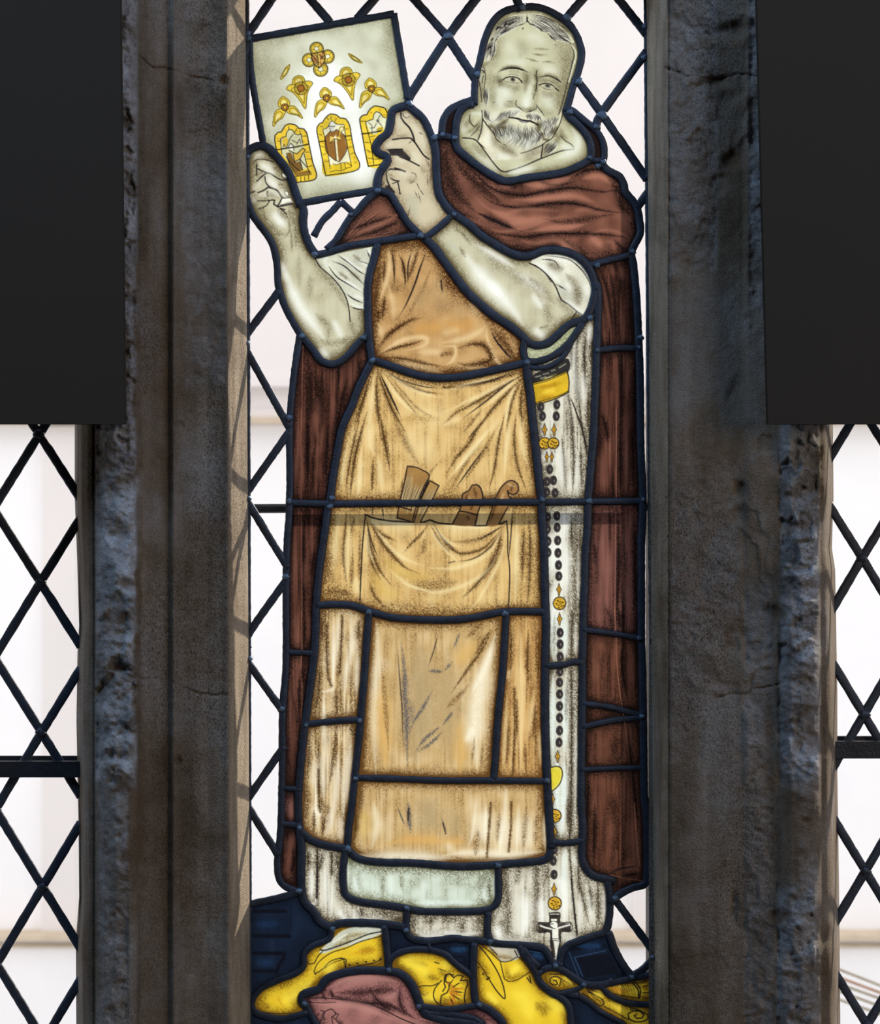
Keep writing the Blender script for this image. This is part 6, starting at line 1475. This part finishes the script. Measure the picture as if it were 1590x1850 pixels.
# clear quarries of the middle window: sheet glass 3 mm thick
def sheet(name, msk, x0, y0, cs, mat, parent):
    V, F = [], []
    ny, nx = msk.shape; prev = {}
    for r in range(ny):
        c = np.flatnonzero(np.diff(np.r_[0, msk[r].astype(int), 0])); cur = {}
        for a, b in zip(c[::2], c[1::2]):
            if (a, b) in prev: q = prev[(a, b)]; V[q+2] = px(x0+b*cs, y0+(r+1)*cs); V[q+3] = px(x0+a*cs, y0+(r+1)*cs); cur[(a, b)] = q; continue
            q = len(V); V += [px(x0+a*cs, y0+r*cs), px(x0+b*cs, y0+r*cs), px(x0+b*cs, y0+(r+1)*cs), px(x0+a*cs, y0+(r+1)*cs)]; F.append((q, q+1, q+2, q+3)); cur[(a, b)] = q
        prev = cur
    return mesh(name, V, F, mat, parent)
for k, (cnt, cx, cy) in comps.items():
    if k in piece_of or cx < 446 or cx > 1178 or cnt > 4200 and cx < 450: continue
    m = lab == k; r = np.flatnonzero(m.any(1)); c = np.flatnonzero(m.any(0))
    sheet('glass_pane', m[r[0]:r[-1]+1, c[0]:c[-1]+1], GX0+c[0]*CS, GY0+r[0]*CS, CS, M_clear, win1)
# ---- lead: flat-backed rounded strip
def came(P, w, parent, name='lead_came', mat=None, h=.0036, d=0.0, step=6, wob=.4, back=.003):
    P = resamp([tuple(p) for p in P], max(2, int(sum(math.hypot(b[0]-a[0], b[1]-a[1]) for a, b in zip(P, P[1:]))/step)+1))
    t = np.gradient(P, axis=0); t /= np.hypot(t[:, 0], t[:, 1])[:, None]+1e-9; n = np.stack([-t[:, 1], t[:, 0]], -1)
    prof = [(-1, -back*.6), (-1, h*.25), (-.86, h*.7), (-.5, h), (.5, h), (.86, h*.7), (1, h*.25), (1, -back*.6), (.4, -back), (-.4, -back)]
    V = []; K = len(prof); r = np.random.default_rng(abs(int(P[0, 0]*7+P[0, 1])))
    for i in range(len(P)):
        hw = w/2+r.uniform(-wob, wob)
        for u, z in prof: x, y = P[i]+n[i]*hw*u; V.append(px(x, y, 0)[:1]+(-(d+z*(1+.15*r.uniform(-1, 1))),)+px(x, y, 0)[2:])
    F = []
    for i in range(len(P)-1):
        for j in range(K): F.append((i*K+j, (i+1)*K+j, (i+1)*K+(j+1) % K, i*K+(j+1) % K))
    F += [tuple(range(K)), tuple(range((len(P)-1)*K, len(P)*K))[::-1]]
    return mesh(name, V, F, mat or M_lead, parent, smooth=True)
OWN = {'w': 'window', 'l': 'window', 'p': 'person', 'd': 'drawing'}
def longer(P, e):
    (a, b), (c, d) = P[0], P[1]; l = math.hypot(a-c, b-d); P = [(a+(a-c)/l*e, b+(b-d)/l*e)]+list(P[1:])
    (a, b), (c, d) = P[-1], P[-2]; l = math.hypot(a-c, b-d); return P[:-1]+[(a+(a-c)/l*e, b+(b-d)/l*e)]
for o, w, bf, P in cames: came(longer(P, 6 if o == 'l' else 3 if w < 12.5 else .5), w, T[OWN[o]])
# ---- soldered joints: low irregular lumps
def solder(x, y, r, parent):
    q = np.random.default_rng(abs(int(x*3+y))); n = 10; V = []; st = q.uniform(.75, 1.2, n)
    for ring, (k, h) in enumerate(((1.0, .003), (.85, .0062), (.5, .0078), (.15, .0083))):
        for j in range(n): a_ = j/n*6.283; rr = r*k*st[j]; V.append(px(x+rr*math.cos(a_)*1.1, y+rr*math.sin(a_))[:1]+(-h*q.uniform(.93, 1.07),)+px(x, y+rr*math.sin(a_))[2:])
    F = [(a*n+j, a*n+(j+1) % n, (a+1)*n+(j+1) % n, (a+1)*n+j) for a in range(3) for j in range(n)]+[tuple(range(3*n, 4*n)), tuple(range(n))[::-1]]
    return mesh('solder_joint', V, F, M_solder, parent, smooth=True)
for x, y, r in ((944, 13, 10), (1024, 32, 11), (809, 66, 12), (1045, 148, 11), (1089, 208, 13), (1077, 230, 8), (1030, 203, 9), (862, 135, 9), (450, 70, 9), (740, 188, 9), (785, 249, 9), (822, 250, 7), (1066, 286, 7), (1090, 293, 8),
                (800, 244, 7), (1165, 48, 8), (1164, 104, 8), (523, 755, 9), (600, 900, 8), (523, 905, 8), (596, 915, 8), (980, 903, 9), (1065, 905, 9), (1162, 903, 7), (448, 62, 9), (546, 607, 8), (673, 652, 9), (657, 610, 8),
                (760, 426, 9), (820, 388, 7), (569, 461, 9), (683, 345, 9), (634, 388, 7), (952, 655, 9), (1066, 575, 8), (1079, 480, 8), (1144, 455, 8), (1157, 610, 8), (1080, 633, 7), (1155, 628, 7), (1155, 1153, 7), (1160, 1294, 8),
                (913, 1108, 9), (667, 1106, 8), (650, 1302, 8), (553, 1310, 7), (988, 1410, 8), (643, 1406, 7), (510, 1280, 8), (517, 1042, 9), (450, 900, 8), (447, 620, 8), (452, 1190, 8), (629, 1533, 10), (900, 1563, 8), (736, 1640, 8),
                (540, 1609, 9), (541, 1495, 7), (734, 1680, 8), (886, 1700, 8), (601, 1677, 8), (702, 1752, 8), (1004, 1744, 9), (1111, 1622, 9), (1055, 1778, 9), (1141, 1764, 8), (1180, 1728, 8), (757, 1817, 8), (866, 1814, 8), (551, 1812, 8), (447, 284, 8), (1080, 300, 8)):
    solder(x, y, r*.72, win1 if 446 < x < 520 or y > 1740 else T['person'])
# iron saddle bar outside the middle window and its ties
bar('saddle_bar', px(432, 919, -.028), px(1184, 915, -.028), .0085, M_iron, win1, 10)
# ---- the two side lights: regular diamond quarries, each pane its own sheet
def sidewin(name, x0, x1, xa, dxa, ynodes, hw, saddles, lean):
    w_ = S(empty(name, at((x0+x1)/2, 1905)))
    F0 = [(xa(y), y) for y in ynodes]
    n = len(ynodes); nodes = {}
    for j in range(-1, n+1):
        y = ynodes[0]+(ynodes[-1]-ynodes[0])/(n-1)*j if j < 0 or j >= n else ynodes[j]
        for c in range(-5, 6):
            nodes[(2*j, 2*c)] = (xa(y)+c*dxa, y)
    for j in range(-1, n):
        for c in range(-5, 5):
            a, b = nodes[(2*j, 2*c)], nodes[(2*j+2, 2*c+2)]; nodes[(2*j+1, 2*c+1)] = ((a[0]+b[0])/2, (a[1]+b[1])/2)
    def clipseg(p, q):
        pts = []
        (ax, ay), (bx, by) = p, q
        t0, t1 = 0, 1
        for a, d, lo, hi in ((ax, bx-ax, x0, x1), (ay, by-ay, -60, 1905)):
            if abs(d) < 1e-6:
                if a < lo or a > hi: return None
                continue
            u, v = (lo-a)/d, (hi-a)/d
            if u > v: u, v = v, u
            t0, t1 = max(t0, u), min(t1, v)
        return None if t1-t0 < .03 else ((ax+(bx-ax)*t0, ay+(by-ay)*t0), (ax+(bx-ax)*t1, ay+(by-ay)*t1))
    for (r, c), p in list(nodes.items()):
        for dc in (1, -1):
            q = nodes.get((r+1, c+dc))
            if not q: continue
            s = clipseg(p, q)
            if s: came([s[0], s[1]], 16, w_, step=9)
        if x0+4 < p[0] < x1-4 and 700 < p[1] < 1880: sld = solder(p[0], p[1], 9.5, w_); sld.data.materials[0] = M_lead
    def polyclip(P):
        for ax, lim, sg in ((0, x0, 1), (0, x1, -1), (1, -60, 1), (1, 1905, -1)):
            Q = []
            for i in range(len(P)):
                a, b = P[i], P[(i+1) % len(P)]; ia, ib = (a[ax]-lim)*sg >= 0, (b[ax]-lim)*sg >= 0
                if ia: Q.append(a)
                if ia != ib: t = (lim-a[ax])/(b[ax]-a[ax]); Q.append((a[0]+(b[0]-a[0])*t, a[1]+(b[1]-a[1])*t))
            P = Q
            if len(P) < 3: return None
        return P
    for (r, c), p in list(nodes.items()):
        q = [nodes.get(kk) for kk in ((r+1, c+1), (r+2, c), (r+1, c-1))]
        if None in q: continue
        P = polyclip([p]+q)
        if P:
            nn = len(P); V = [at(*v) for v in P]+[(at(*v)[0], .003, at(*v)[2]) for v in P]
            F = [tuple(range(nn))]
            mesh('glass_pane', V[:nn], F, M_clear, w_)
    for y, h in saddles:
        V = []
        for sx_ in (x0-6, x1+6): V += [px(sx_, y-h/2, 0), px(sx_, y+h/2, 0)]
        box('saddle_bar', (x0-795-8)/1000, (x1-795+8)/1000, -.016, -.007, ZC+(925-y-h/2)/1000, ZC+(925-y+h/2)/1000, M_iron, w_)
        box('outer_bar', (x0-795-8)/1000, (x1-795+8)/1000, .02, .028, ZC+(925-y+h/2-14)/1000, ZC+(925-y+h/2+5)/1000, M_iron, w_)
    return w_
sidewin('window_2', -250, 146, lambda y: 71+(y-785)*.0075, 168, [-300, -29, 243, 514, 785, 1052, 1323, 1602, 1880, 2158], 0, [(1388, 29)], 0)
sidewin('window_3', 1496, 1850, lambda y: 1555+(y-735)*.0105, 168, [-370, -94, 182, 458, 735, 1008, 1291, 1574, 1852, 2130], 0, [(1353, 31)], 0)
